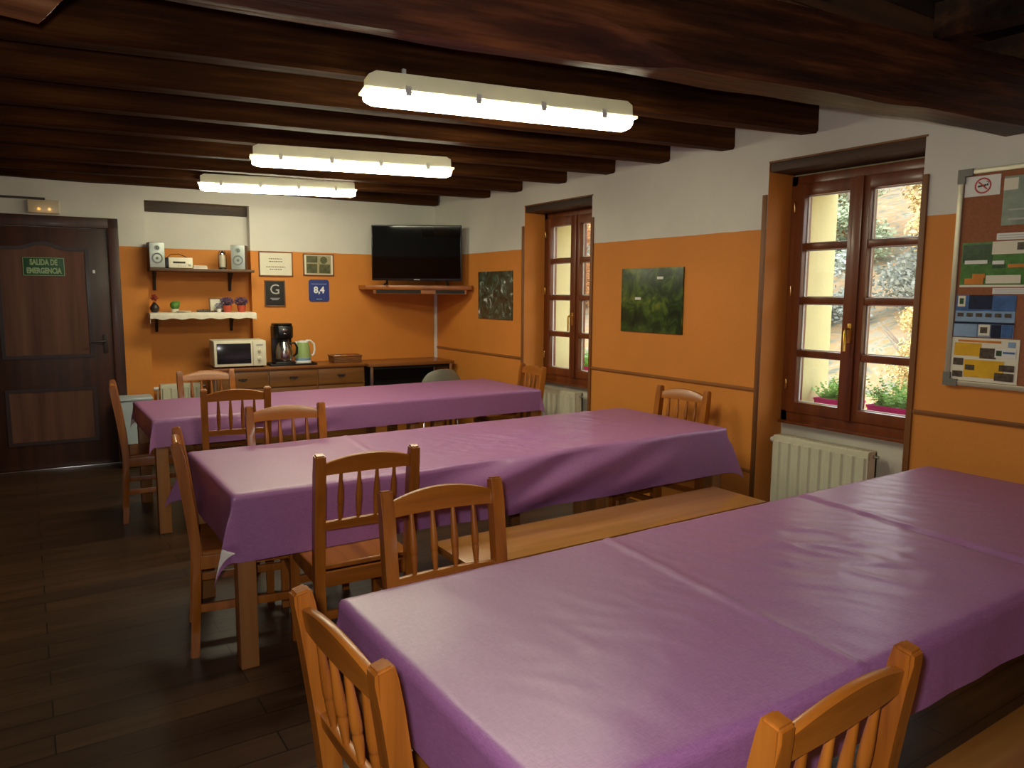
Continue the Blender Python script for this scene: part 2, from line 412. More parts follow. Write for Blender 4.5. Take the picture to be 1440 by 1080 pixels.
# windows
def window(no, y0, y1, zt):
    root = thing('window_%d' % no, None, None, (0, 0, 0)); root['kind'] = 'structure'
    ya, yb = y0 + .005, y1 - .005; z0, z1 = .745, 2.235
    fr = MB()
    for lo, hi in (((ya, z0), (ya + .045, z1)), ((yb - .045, z0), (yb, z1)), ((ya, z0), (yb, z0 + .07)), ((ya, z1 - .06), (yb, z1))):
        fr.box((FX, lo[0], lo[1]), (4.03, hi[0], hi[1]), M['window'], .004)
    fr.box((FX - .03, ya, z0 - .012), (4.0, yb, z0 + .006), M['window'], .004)
    fr.build('frame', root)
    ym = (ya + yb) / 2
    for s, (a, d) in enumerate(((ya + .04, ym), (ym, yb - .04))):
        sa = MB(); st = .062
        zb0, zt0 = z0 + .06, z1 - .05
        sa.box((FX - .012, a, zb0), (4.015, a + st, zt0), M['window'], .006)
        sa.box((FX - .012, d - st, zb0), (4.015, d, zt0), M['window'], .006)
        sa.box((FX - .011, a + .01, zb0), (4.014, d - .01, zb0 + .068), M['window'], .006)
        sa.box((FX - .011, a + .01, zt0 - .072), (4.014, d - .01, zt0), M['window'], .006)
        gz0, gz1 = zb0 + .068, zt0 - .072
        n = 4; step = (gz1 - gz0 + .042) / n
        for i in range(1, n):
            zc = gz0 + step * i - .021
            sa.box((FX - .006, a + st - .01, zc - .021), (4.008, d - st + .01, zc + .021), M['window'], .005)
        so = sa.build('sash', root)
        gm = MB()
        for i in range(n):
            gm.box((3.985, a + st - .006, gz0 + step * i - .004), (3.989, d - st + .006, gz0 + step * (i + 1) - .042 + .004), M['glass'])
        gm.build('pane', so, smooth=False)
        ed = MB()
        for i in range(n):
            q0, q1 = gz0 + step * i, gz0 + step * (i + 1) - .042
            ed.box((3.975, a + st - .002, q0), (3.984, a + st + .006, q1), M['whitep']); ed.box((3.975, d - st - .006, q0), (3.984, d - st + .002, q1), M['whitep'])
            ed.box((3.975, a + st, q0 - .002), (3.984, d - st, q0 + .005), M['whitep']); ed.box((3.975, a + st, q1 - .005), (3.984, d - st, q1 + .002), M['whitep'])
        ed.build('glazing_gasket', so)
        for zh in (.98, 1.55, 2.05):
            h = MB(); yy = d if s else a
            h.lathe([(.007, -.03), (.008, -.028), (.008, .028), (.007, .03)], M['brass'], 10, Matrix.Translation((FX - .017, yy, zh)))
            h.build('hinge', so)
    mu = MB(); mu.box((FX - .026, ym - .028, z0 + .06), (FX - .010, ym + .028, z1 - .05), M['window'], .006); mu.build('meeting_stile', root)
    hd = MB(); hd.box((FX - .036, ym - .012, 1.255), (FX - .025, ym + .012, 1.365), M['brass'], .004)
    hd.tube([(FX - .03, ym, 1.335), (FX - .07, ym, 1.335), (FX - .075, ym, 1.325), (FX - .075, ym, 1.21)], .008, M['brass'])
    hd.build('handle', root)
for i, (y0, y1, zt) in enumerate(WIN): window(i + 1, y0, y1, zt)
for y0, y1, zt in WIN:
    b = MB(); b.box((4.03, y0 - .0, .737), (4.50, y1, .752), M['white_wall'], .003)
    struct(b, 'trim_%d' % k, 'outer window ledge'); k += 1

# door
d = thing('door_1', 'dark brown wooden emergency exit door with two panels', None, BW(0, 0, 0), -SK); d['kind'] = 'structure'
TL, TR = -4.02, -3.10
fr = MB()
for lo, hi in (((TL - .085, 0), (TL, 2.145)), ((TR, 0), (TR + .085, 2.145)), ((TL - .085, 2.055), (TR + .085, 2.145))):
    fr.box((lo[0], -.045, lo[1]), (hi[0], .0, hi[1]), M['door'], .008)
fr.build('frame', d)
lf = MB(); lf.box((TL + .003, -.018, .012), (TR - .003, -.002, 2.05), M['door'], .004)
leaf = lf.build('leaf', d)
def arch_panel(t0, t1, z0, z1, arch):
    pts = [(t0, z0), (t1, z0)]
    n = 24
    for i in range(n + 1):
        u = i / n; x = t1 + (t0 - t1) * u
        q = max(0, 1 - abs(u - .5) / .30); pts.append((x, z1 + arch * (q * q * (3 - 2 * q))))
    return pts
MXZ = Matrix(((1, 0, 0, 0), (0, 0, -1, 0), (0, 1, 0, 0), (0, 0, 0, 1)))   # outline (x, z) -> x, -depth, z
def panel(z0, z1, arch, nm):
    t0, t1 = -3.915, -3.25
    mo = MB(); o = arch_panel(t0, t1, z0, z1, arch); i_ = arch_panel(t0 + .028, t1 - .028, z0 + .028, z1 - .028, arch)
    n = len(o); vs = []; fs = []
    for pts, dd in ((o, .018), (o, .030), (i_, .030), (i_, .019)): vs += [(p[0], -dd, p[1]) for p in pts]
    for r in range(3):
        for i in range(n):
            j = (i + 1) % n; fs.append((r * n + i, r * n + j, (r + 1) * n + j, (r + 1) * n + i))
    mo.verts_faces(vs, fs, M['mould']); mo.build('panel_moulding', leaf)
    p = MB(); p.prism(arch_panel(t0 + .028, t1 - .028, z0 + .028, z1 - .028, arch), .0175, .023, M['doorpanel'], MXZ); p.build('panel', leaf)
panel(.955, 1.885, .045, 'upper'); panel(.22, .70, 0, 'lower')
h = MB(); h.box((-3.178, -.026, .985), (-3.142, -.018, 1.15), M['iron'], .004)
h.tube([(-3.16, -.022, 1.09), (-3.16, -.065, 1.09), (-3.17, -.07, 1.09), (-3.27, -.068, 1.085)], .009, M['iron']); h.build('handle', leaf)
h = MB(); h.box((-3.226, -.0215, 1.675), (-3.208, -.0175, 1.702), M['whitep']); h.build('sticker', leaf)
h = MB(); h.box((TL, -.06, .0), (TR + .04, .0, .012), M['chrome'], .003); h.build('threshold', d)
s = MB(); bx = s.box((-3.73, -.0235 - .004, 1.645), (-3.43, -.0235, 1.80), M['signgreen'], .001)
sg = s.build('exit_sign', None, world=MBACK)
tag(sg, 'green emergency exit sign stuck on the dark door', 'sign')
e = MB()
MS = lambda t, z, off=.0278: Matrix.Translation((t, -off, z)) @ Matrix.Rotation(PI / 2, 4, 'X')
SX = lambda k: Matrix.Diagonal((k, 1, 1, 1))
text_into(e, 'SALIDA DE', .066, M['signtext'], MS(-3.58, 1.757) @ SX(.62), depth=.0006, bold=.003)
text_into(e, 'EMERGENCIA', .062, M['signtext'], MS(-3.58, 1.687) @ SX(.66), depth=.0006, bold=.003)
e.build('lettering', sg)
e = MB()
for lo, hi in (((-3.727, 1.648), (-3.433, 1.652)), ((-3.727, 1.793), (-3.433, 1.797)), ((-3.727, 1.65), (-3.723, 1.795)), ((-3.437, 1.65), (-3.433, 1.795))):
    e.box((lo[0], -.0285, lo[1]), (hi[0], -.027, hi[1]), M['signtext'])
e.build('border', sg)

# ------------------------------------------------------------------ beams
def hewn(name, p0, p1, wdt, z0, z1, m, seed, amp=.008, label=None, chamfer=None, n=60, skew=0):
    """timber between two plan points; section in the vertical plane across its length"""
    a = Vector((p0[0], p0[1], 0)); d = Vector((p1[0], p1[1], 0)) - a; L = d.length; d.normalize()
    s = Vector((-d.y, d.x, 0))
    secs = []
    for i in range(n + 1):
        u = i / n; x = u * L; ch = .014
        if chamfer and x < chamfer[0]: ch = chamfer[1] * min(1, (chamfer[0] - x) / .35) ** .6
        if chamfer: ch = max(ch, .014)
        sec = [(0, z0 + ch), (ch if not chamfer else min(ch, wdt * .7), z0), (wdt - .014, z0), (wdt, z0 + .014), (wdt, (z0 + z1) / 2), (wdt, z1), (0, z1), (0, (z0 + z1) / 2 + .02)]
        ring = []
        for kx, (sx, zz) in enumerate(sec):
            q = Vector((x * 1.3 + seed * 7.7, sx * 9, zz * 9))
            jx = amp * noise.noise(q) + amp * .6 * noise.noise(q * 3.1 + Vector((5, 1, 2))); jz = amp * noise.noise(q + Vector((31, 7, 3))) + amp * .5 * noise.noise(q * 2.7 + Vector((8, 8, 1)))
            ring.append(Vector((x, sx + jx, zz + (jz if zz < z1 - .001 else 0))))
        secs.append(ring)
    mb = MB(); mb.sweep(secs, m)
    mw = Matrix.Translation(a) @ Matrix(((d.x, s.x, 0, 0), (d.y, s.y, 0, 0), (0, 0, 1, 0), (0, 0, 0, 1)))
    o = mb.build(name, ang=30, world=mw)
    o['kind'] = 'structure'
    if label: o['label'] = label
    return o
slope = -.165
BY = (2.62, 3.20, 3.75, 4.31, 4.90, 5.54, 6.08)
for i, y in enumerate(BY):
    hewn('ceiling_beam', (max(XL + .01, (7.35 - y - .05 * WX) / -.11 + WX if y > 6.0 else -9), y - slope * (WX - max(XL + .01, (7.35 - y - .05 * WX) / -.11 + WX if y > 6.0 else -9))), (WX - .003, y), .12, 2.42, 2.63, M['beam'], i + 1, .006,
         'dark varnished ceiling beam ending in the right wall')
hewn('ceiling_beam', tuple(BW(-7.2, .13, 0))[:2], tuple(BW(-.02, .13, 0))[:2], .12, 2.44, 2.63, M['beam'], 9, .006, 'dark ceiling beam against the back wall')
gy = lambda x: 2.165 - .1305 * x
hewn('ceiling_beam', (.06, gy(.06) - .18), (WX - .003, gy(WX) - .18), .18, 2.24, 2.50, M['girder'], 21, .013, 'thick rough main beam crossing in front of the lamps', (1.76, .10), 90)
hewn('ceiling_beam', (1.03, -1.2), (.085, 2.46), .34, 2.235, 2.48, M['stub'], 25, .012, 'pale worn timber end above the camera', None, 60)
for xx, dx in ((2.34, .18), (3.10, .16), (1.30, .14), (.62, .1)):
    hewn('ceiling_beam', (xx + 3.9 * dx, YF + .02), (xx - .02, 1.62), .11, 2.50, 2.63, M['joist'], xx * 5, .008, 'joist resting on the thick main beam')

hewn('ceiling_beam', (WX - .012, YF + .02), (WX - .012, 2.3), .13, 2.48, 2.63, M['joist'], 41, .004, 'dark joist added along the top of the right wall')  # added timber, covers the brightly lit wall top above the main beam

# ------------------------------------------------------------------ ceiling lamps
def lamp(p0, p1, z, label, lit=True):
    a, bq = Vector(p0), Vector(p1); mid = (a + bq) / 2; L = (bq - a).length; ang = math.atan2(bq.y - a.y, bq.x - a.x)
    r = thing('ceiling_lamp', label, 'ceiling lamp', (mid.x, mid.y, z), ang, 'fluorescent ceiling lamps')
    h = MB(); hw = .062
    def ring(x, w, zz): return [Vector((x, -w, zz[0])), Vector((x, w, zz[0])), Vector((x, w * .86, zz[1])), Vector((x, -w * .86, zz[1]))]
    h.sweep([ring(-L / 2 + .02, hw * .9, (.030, .085)), ring(-L / 2 + .05, hw, (.030, .1)), ring(L / 2 - .05, hw, (.030, .1)), ring(L / 2 - .02, hw * .9, (.030, .085))], M['housing'])
    h.box((-L / 2, -hw - .006, .022), (L / 2, hw + .006, .034), M['housing'], .004)
    h.build('housing', r)
    g = MB()
    def dr(x, k):
        return [Vector((x, hw * k * math.cos(t), .024 - .052 * k * math.sin(t))) for t in [PI * i / 10 for i in range(11)]]
    g.sweep([dr(-L / 2 + .012, .75), dr(-L / 2 + .045, 1), dr(L / 2 - .045, 1), dr(L / 2 - .012, .75)], M['lamp']); g.build('diffuser', r)
    for x in (-L * .36, -L * .12, L * .12, L * .36):
        for q in (-1, 1):
            cl = MB(); cl.box((x - .012, q * (hw + .006) - .004, .010), (x + .012, q * (hw + .006) + .004, .050), M['whitep'], .002); cl.build('clip', r)
    for x in (-L * .3, L * .3):
        br = MB(); br.box((x - .015, -.02, .09), (x + .015, .02, .106), M['housing'], .002); br.build('bracket', r)
    return r
lamp((1.215, 2.99), (2.475, 2.757), 2.318, 'nearest lit fluorescent lamp, hanging under the beams')
lamp((1.215, 4.80), (2.46, 4.50), 2.318, 'middle lit fluorescent lamp of the row of three')
lamp((1.215, 6.40), (2.40, 6.06), 2.345, 'farthest lit fluorescent lamp, before the back wall')
t = MB(); t.box((1.398, 2.985, 2.43), (1.414, 2.999, 2.462), M['whitep'], .002); tag(t.build('cable_clip'), 'tiny white clip on the beam above the nearest lamp', 'clip')

# ------------------------------------------------------------------ tables and tablecloths
TABLES = [(.635, 3.485, .832, 1.770), (.635, 3.475, 2.952, 3.887), (.620, 3.560, 4.99, 5.915)]
ZT = .730
def make_table(Lx, Ly):
    r = thing('dining_table', None, 'table', (0, 0, 0))
    m = MB(); m.box((-Lx / 2, -Ly / 2, ZT - .028), (Lx / 2, Ly / 2, ZT), M['tabletop'], .004); m.build('tabletop', r)
    m = MB(); i = .075
    for lo, hi in (((-Lx / 2 + i, -Ly / 2 + .03), (Lx / 2 - i, -Ly / 2 + .052)), ((-Lx / 2 + i, Ly / 2 - .052), (Lx / 2 - i, Ly / 2 - .03)),
                   ((-Lx / 2 + .03, -Ly / 2 + i), (-Lx / 2 + .052, Ly / 2 - i)), ((Lx / 2 - .052, -Ly / 2 + i), (Lx / 2 - .03, Ly / 2 - i))):
        m.box((lo[0], lo[1], ZT - .118), (hi[0], hi[1], ZT - .028), M['tabletop'], .002)
    m.build('apron', r)
    for sx in (-1, 1):
        for sy in (-1, 1):
            m = MB(); cx, cy = sx * (Lx / 2 - .05), sy * (Ly / 2 - .05)
            m.box((cx - .036, cy - .036, 0), (cx + .036, cy + .036, ZT - .028), M['leg'], .004); m.build('leg', r)
    return r
tb_labels = ['under the nearest purple cloth', 'under the middle purple cloth', 'under the farthest purple cloth']
protos_t = {}
for i, (x0, x1, y0, y1) in enumerate(TABLES):
    for j, (xa, xb) in enumerate(((x0, 2.474), (2.480, x1))):
        L_ = ((1.95, .89) if i == 0 else (1.84, 1.0))[j]
        if L_ not in protos_t: protos_t[L_] = t_ = make_table(L_, .93)
        else: t_ = copy_tree(protos_t[L_])
        t_.location = (xa + L_ / 2 if j == 0 else xb - L_ / 2, (y0 + y1) / 2, 0)
        t_['label'] = ('%s pine table %s, on the side %s' % (('long', 'short')[j], tb_labels[i], ('towards the door', 'by the windows')[j])); t_['group'] = 'pine tables under the purple cloths'

def tablecloth(x0, x1, y0, y1, drop, label, seed, creases=(), wrinkles=(), bulge=(), ears=None, twist={}):
    """square-cut oilcloth laid over the table: drop = front, back, left, right overhang"""
    df, db, dl, dr = drop; st = .0145; e = .006
    xs = [x0 - e - dl + i * (x1 - x0 + 2 * e + dl + dr) / int((x1 - x0 + dl + dr) / st) for i in range(int((x1 - x0 + dl + dr) / st) + 1)]
    ys = [y0 - e - df + i * (y1 - y0 + 2 * e + df + db) / int((y1 - y0 + df + db) / st) for i in range(int((y1 - y0 + df + db) / st) + 1)]
    X0, X1, Y0, Y1 = x0 - e, x1 + e, y0 - e, y1 + e; zt = ZT + (.009 if seed == 1 else .005); rb = .014
    def bend(s):   # distance past the edge -> outward, down
        q = PI / 2 * rb
        if s < q: return rb * math.sin(s / rb), rb * (1 - math.cos(s / rb))
        return rb, rb + s - q
    xi = lambda v: (X0 + rb, X1 - rb); 
    A0, A1, B0, B1 = X0 + rb, X1 - rb, Y0 + rb, Y1 - rb
    vs = []
    for yy in ys:
        for xx in xs:
            sx = max(A0 - xx, 0, xx - A1); sy = max(B0 - yy, 0, yy - B1)
            dx = -1 if xx < A0 else 1; dy = -1 if yy < B0 else 1
            px, py, pz = min(max(xx, A0), A1), min(max(yy, B0), B1), zt
            nz = noise.noise(Vector((xx * 6.0, yy * 2.2, seed))) * .0018 + noise.noise(Vector((xx * 14, yy * 5, seed + 4))) * .0008
            for (cx, cy, rx, ry, am) in wrinkles:
                g = math.exp(-((xx - cx) / rx) ** 2 - ((yy - cy) / ry) ** 2)
                q = noise.noise(Vector((xx * 13 + yy * 7, yy * 4 - xx * 2, seed + 9)))
                nz += am * g * (max(0, 1 - abs(q) * 3.2) ** 1.5 - .15)
            for (cx, wd, am, y_a, y_b) in creases:
                if y_a <= yy <= y_b: nz += am * math.exp(-((xx - cx - (yy - y0) * .09) / wd) ** 2)
            if sx == 0 and sy == 0:
                p = Vector((px, py, pz + max(nz, -.0035 if seed != 1 else -.0075) + .0005))
            elif sx == 0 or sy == 0:
                s = sx + sy; o, dn = bend(s)
                u = xx if sx == 0 else yy; lim = (A0, A1) if sx == 0 else (B0, B1)
                win = min(1, (u - lim[0]) / .14, (lim[1] - u) / .14)
                win = max(0, win); full = (df if dy < 0 else db) if sx == 0 else (dl if dx < 0 else dr)
                k = min(1, s / max(full, .05))
                wv = (.007 * noise.noise(Vector((u * 3.1, seed * 3 + dy + dx * 2, s * 2))) + .004 * noise.noise(Vector((u * 8, seed + dx, s * 5))) + .006) * k * win
                for (side, c_, wd, am) in bulge:
                    if side == ('f' if (sx == 0 and dy < 0) else 'b' if sx == 0 else 'l' if dx < 0 else 'r'):
                        g = math.exp(-((u - c_) / wd) ** 2); wv += am * g * math.sin(min(1, s / full) * PI * .9) + am * .35 * g * math.sin(s / full * 9 + (u - c_) * 9)
                wv = max(wv, -.004 * k)
                if sx == 0: p = Vector((px, py + dy * (o + wv), pz - dn + nz * (1 - k)))
                else: p = Vector((px + dx * (o + wv), py, pz - dn + nz * (1 - k)))
            else:
                rho = math.hypot(sx, sy); phi = math.atan2(sy, sx)
                o, dn = bend(rho)
                key = ('f' if dy < 0 else 'b') + ('l' if dx < 0 else 'r')
                k_ear, lean = (ears or {}).get(key, (.2, 0))
                kk = min(1, rho / .12)
                if key in twist and rho > twist[key]:
                    tq = min(1, (rho - twist[key]) / .06); phi = phi + (PI / 2 - 2 * phi) * tq * tq * (3 - 2 * tq)
                am = k_ear * math.sin(2 * phi) * kk
                rest = max(0, dn - rb)
                ddir = PI / 4 + lean
                ex, ey = math.cos(phi) * o + am * rest * math.cos(ddir), math.sin(phi) * o + am * rest * math.sin(ddir)
                dz = dn if rest == 0 else rb + rest * math.sqrt(max(.05, 1 - am * am))
                p = Vector((px + dx * ex, py + dy * ey, pz - dz))
            vs.append(p)
    nx = len(xs); fs = [(j * nx + i, j * nx + i + 1, (j + 1) * nx + i + 1, (j + 1) * nx + i) for j in range(len(ys) - 1) for i in range(nx - 1)]
    mb = MB(); mb.keep = True; mb.verts_faces(vs, fs, M['cloth'])
    o = mb.build('tablecloth', ang=75)
    return tag(o, label, 'tablecloth', 'purple oilcloths')
x0, x1, y0, y1 = TABLES[0]
tablecloth(x0, x1, y0, y1, (.155, .16, .15, .14), 'purple oilcloth on the nearest long table, creased across', 1,
           creases=((1.44, .014, .006, y0, y1), (2.43, .012, -.011, y0, y1), (2.46, .02, .0025, y0, y1)),
           wrinkles=((2.05, 1.35, .42, .35, .0075), (2.9, 1.4, .35, .3, .004), (1.2, 1.2, .4, .3, .002)))
x0, x1, y0, y1 = TABLES[1]
tablecloth(x0, x1, y0, y1, (.270, .17, .23, .2), 'purple oilcloth on the middle long table, with long drooping front', 2,
           creases=((1.36, .012, .004, y0, y1),), wrinkles=((2.2, 3.3, .40, .30, .013), (2.75, 3.5, .35, .3, .006)),
           bulge=(('f', 2.0, .45, .05), ('f', 2.7, .3, .02)), ears={'fl': (.26, -.45), 'fr': (.42, -.55), 'bl': (.42, -.5), 'br': (.2, 0)}, twist={'fl': .19})
x0, x1, y0, y1 = TABLES[2]
tablecloth(x0, x1, y0, y1, (.170, .15, .12, .16), 'purple oilcloth on the farthest long table, near the sideboard', 3,
           wrinkles=((2.2, 5.4, .8, .3, .003),), bulge=(('f', 1.4, .3, .02),))

# ------------------------------------------------------------------ chairs
HC = .92
def make_chair():
    r = thing('dining_chair', None, 'chair', (0, 0, 0))
    def back_y(z):      # centre line of the rear post
        if z < .45: return -.205 - .022 * (1 - z / .45) ** 1.3
        u = (z - .45) / (HC - .45); return -.205 - .058 * u ** 1.25
    hw, hd = .0205, .0175
    for s in (-1, 1):
        m = MB(); secs = []
        zs = [0, .1, .2, .3, .4, .45, .52, .6, .68, .76, .84, .89, HC]
        for z in zs:
            kx, ky = (hw, hd) if z > .35 else (hw - .003 * (1 - z / .35), hd - .0 )
            if .42 < z < .9: ky = hd + .004
            cx = s * (.191 - .004 * (1 - z / HC)); cy = back_y(z); tilt = .007 if z == HC else 0
            secs.append([Vector((cx - kx, cy - ky, z - tilt)), Vector((cx + kx, cy - ky, z - tilt)), Vector((cx + kx, cy + ky, z)), Vector((cx - kx, cy + ky, z))])
        bq, _ = m.sweep(secs, M['chair'])
        long = [e for e in m.bm.edges if abs(e.verts[0].co.z - e.verts[1].co.z) > .02 or min(e.verts[0].co.z, e.verts[1].co.z) > HC - .012]
        bmesh.ops.bevel(m.bm, geom=long, offset=.0055, segments=3, affect='EDGES')
        m.build('leg', r)
    for s in (-1, 1):
        m = MB(); cx, cy = s * .187, .188
        secs = [[Vector((cx + a * k, cy + b_ * k, z)) for a, b_ in ((-1, -1), (1, -1), (1, 1), (-1, 1))] for k, z in ((.016, 0), (.0185, .3), (.0185, .434))]
        bq, _ = m.sweep(secs, M['chair']); long = [e for e in m.bm.edges if abs(e.verts[0].co.z - e.verts[1].co.z) > .02]
        bmesh.ops.bevel(m.bm, geom=long, offset=.004, segments=2, affect='EDGES'); m.build('leg', r)
    # seat
    m = MB(); m.prism([(-.205, .215), (-.212, .19), (-.200, -.185), (.200, -.185), (.212, .19), (.205, .215)], .434, .456, M['seat'], None, .005); m.build('seat', r)
    m = MB()
    m.box((-.17, .180, .375), (.17, .198, .434), M['chairx'], .003); m.box((-.172, -.212, .375), (.172, -.196, .434), M['chairx'], .003)
    for s in (-1, 1): m.box((s * .187 - .009, -.19, .375), (s * .187 + .009, .172, .434), M['chair'], .003)
    m.build('seat_frame', r)
    for s in (-1, 1):
        m = MB(); m.box((s * .188 - .009, -.20, .19), (s * .188 + .009, .175, .225), M['chair'], .003); m.build('stretcher', r)
    m = MB(); m.box((-.172, .178, .255), (.172, .196, .290), M['chairx'], .003); m.build('stretcher', r)
    m = MB(); m.box((-.172, -.222, .245), (.172, -.204, .280), M['chairx'], .003); m.build('stretcher', r)
    # arched top rail, bowed backwards a little
    def rail(z0f, z1f, bow, th, nm):
        m = MB(); secs = []; n = 20
        for i in range(n + 1):
            u = i / n; x = -.174 + .348 * u; w = 1 - (2 * u - 1) ** 2
            z0, z1 = z0f(u), z1f(u); ym = back_y((z0 + z1) / 2) - bow * w; a0, a1 = back_y(z0) - bow * w, back_y(z1) - bow * w
            secs.append([Vector((x, a0 - th, z0)), Vector((x, a0 + th, z0)), Vector((x, a1 + th, z1 - .003)), Vector((x, a1 + th - .004, z1)), Vector((x, a1 - th + .004, z1)), Vector((x, a1 - th, z1 - .003))])
        m.sweep(secs, M['chairx']); m.build(nm, r, ang=50)
    sm = lambda q: q * q * (3 - 2 * q)
    rail(lambda u: .834 + .004 * (1 - (2 * u - 1) ** 2), lambda u: .880 + .031 * (1 - abs(2 * u - 1) ** 2.0), .008, .0105, 'top_rail')
    rail(lambda u: .612, lambda u: .645 + .004 * (1 - (2 * u - 1) ** 2), .006, .011, 'lower_rail')
    for i in range(4):
        x = -.108 + .072 * i; z0, z1 = .641, .842
        bow = .008 * (1 - (x / .174) ** 2)
        m = MB(); secs = []
        for u, rr_ in ((0, .0068), (.08, .0078), (.22, .0104), (.30, .0112), (.335, .0098), (.345, .0106), (.365, .0118), (.45, .0122), (.6, .0112), (.8, .0085), (1, .0062)):
            z = z0 + (z1 - z0) * u; cy = back_y(z) - bow
            secs.append([Vector((x + rr_ * math.cos(2 * PI * q / 12), cy + rr_ * math.sin(2 * PI * q / 12), z)) for q in range(12)])
        m.sweep(secs, M['chair']); m.build('spindle', r, ang=60)
    return r
def chair_at(px, py, rz, label, first=[None]):
    """px, py: plan position of the middle of the top rail"""
    if first[0] is None: first[0] = ch = make_chair()
    else: ch = copy_tree(first[0])
    off = Matrix.Rotation(rz, 3, 'Z') @ Vector((0, -.263, 0))
    ch.location = (px - off.x, py - off.y, 0); ch.rotation_euler = (0, 0, rz); tag(ch, label, 'chair', 'pine spindle-back chairs')
    return ch
k = .968
chair_at(1.085, 2.665, R(-2.5), 'honey pine chair at the front of the middle table, seat tucked under the cloth')
chair_at(1.085, 2.060, R(180 - 3.5), 'pine chair behind the nearest table, back rail just above its cloth')
chair_at(.446, 1.268, R(-90 + 2), 'large pine chair at the left end of the nearest table')
chair_at(1.062, .634, R(3), 'pine chair at the front of the nearest table, cut off by the picture edge')
chair_at(.508, 3.385, R(-99), 'pine chair seen edge-on at the left end of the middle table')
chair_at(.460, 5.56, R(-95), 'pine chair seen edge-on at the left end of the farthest table, by the door')
chair_at(3.585, 3.412, R(90 + 5), 'pine chair against the orange wall under the green landscape picture')
chair_at(3.645, 5.22, R(83), 'pine chair at the window end of the farthest table')
chair_at(1.096, 4.865, R(-8), 'pine chair at the front of the farthest table')
chair_at(1.160, 4.015, R(180 - 5), 'pine chair behind the middle table, facing forward')
chair_at(1.160, 6.140, R(180), 'pine chair behind the farthest table, in front of the cream radiator')

# benches
def bench(x0, x1, y0, y1, label):
    r = thing('bench', label, 'bench', ((x0 + x1) / 2, (y0 + y1) / 2, 0), 0, 'pine benches')
    L, W_ = x1 - x0, y1 - y0
    m = MB(); m.box((-L / 2, -W_ / 2, .415), (L / 2, W_ / 2, .45), M['bench'], .006); m.build('seat', r)
    m = MB()
    for s in (-1, 1): m.box((-L / 2 + .12, s * (W_ / 2 - .05) - .011, .335), (L / 2 - .12, s * (W_ / 2 - .05) + .011, .415), M['bench'], .003)
    m.build('apron', r)
    for sx in (-1, 1):
        for sy in (-1, 1):
            m = MB(); cx, cy = sx * (L / 2 - .15), sy * (W_ / 2 - .055)
            m.box((cx - .03, cy - .022, 0), (cx + .03, cy + .022, .415), M['leg'], .004); m.build('leg', r)
    m = MB(); m.box((-L / 2 + .18, -.012, .13), (L / 2 - .18, .012, .19), M['bench'], .003)
    for sx in (-1, 1): m.box((sx * (L / 2 - .15) - .015, -W_ / 2 + .07, .12), (sx * (L / 2 - .15) + .015, W_ / 2 - .07, .2), M['bench'], .003)
    m.build('stretcher', r)
    return r
bench(1.42, 3.20, 2.43, 2.79, 'long backless pine bench in front of the middle table')
bench(1.40, 3.20, .43, .80, 'pine bench in front of the nearest table, in the bottom corner')

# ------------------------------------------------------------------ right wall things
def radiator(name, label, M4, L, z0, z1, knob_side=1, vside=-1):
    """local: x along, -y towards the room"""
    r = thing(name, label, 'radiator'); r.matrix_world = M4
    m = MB(); n = max(4, int(L / .0667)); pts = []
    for i in range(n):
        a = -L / 2 + L * i / n; p = L / n
        for u, dd in ((.0, .052), (.12, .052), (.26, .064), (.74, .064), (.88, .052)): pts.append((a + p * u, -dd))
    pts.append((L / 2, -.052)); pts += [(L / 2, -.035), (-L / 2, -.035)]
    m.prism(pts, z0 + .03, z1 - .035, M['rad'])
    m.box((-L / 2, -.054, z1 - .045), (L / 2, -.034, z1 - .006), M['rad'], .004); m.box((-L / 2, -.054, z0), (L / 2, -.034, z0 + .04), M['rad'], .004)
    m.build('front_panel', r)
    m = MB(); m.box((-L / 2, -.034, z0 + .01), (-L / 2 + .012, .035, z1 - .006), M['rad'], .003); m.box((L / 2 - .012, -.034, z0 + .01), (L / 2, .035, z1 - .006), M['rad'], .003)
    m.box((-L / 2, .015, z0), (L / 2, .035, z1 - .006), M['rad'], .003); m.build('back_panel', r)
    m = MB(); m.box((-L / 2, -.05, z1 - .008), (L / 2, .035, z1), M['rad'], .003)
    for i in range(int(L / .03)):
        x = -L / 2 + .02 + i * .03; m.box((x, -.03, z1 - .001), (x + .006, .025, z1 + .002), M['rad'])
    m.build('top_grille', r)
    m = MB(); x = vside * (L / 2); m.tube([(x, 0, z1 - .04), (x + vside * .035, 0, z1 - .04)], .009, M['chrome'])
    m.lathe([(.0, 0), (.016, 0), (.018, .008), (.017, .034), (.012, .04), (0, .04)], M['whitep'], 14, Matrix.Translation((x + vside * .012, 0, z1 - .04)) @ Matrix.Rotation(vside * PI / 2, 4, 'Y')); m.build('valve', r)
    m = MB(); m.tube([(-x, 0, z1 - .03), (-x - vside * .03, 0, z1 - .03)], .011, M['chrome']); m.build('vent_plug', r)
    m = MB(); m.tube([(x + vside * .02, 0, z1 - .05), (x + vside * .02, 0, 0)], .008, M['rad'])
    m.tube([(-x, 0, z0 + .02), (-x - vside * .02, 0, z0 + .02), (-x - vside * .02, 0, 0)], .008, M['rad']); m.build('pipe', r)
    m = MB()
    for s in (-1, 1): m.box((s * L * .3 - .015, .03, z0 + .05), (s * L * .3 + .015, .075, z1 - .05), M['rad'])
    m.build('wall_bracket', r)
    return r
def right_frame(yc, x): return Matrix.Translation((x, yc, 0)) @ Matrix.Rotation(-PI / 2, 4, 'Z')   # local x = -world y, local y = +world x
radiator('radiator', 'cream radiator under the window beside the notice board', right_frame(2.565, 3.866), .62, .13, .672)
radiator('radiator', 'cream radiator under the far window next to the corner television', right_frame(5.13, 3.866), .56, .13, .70)
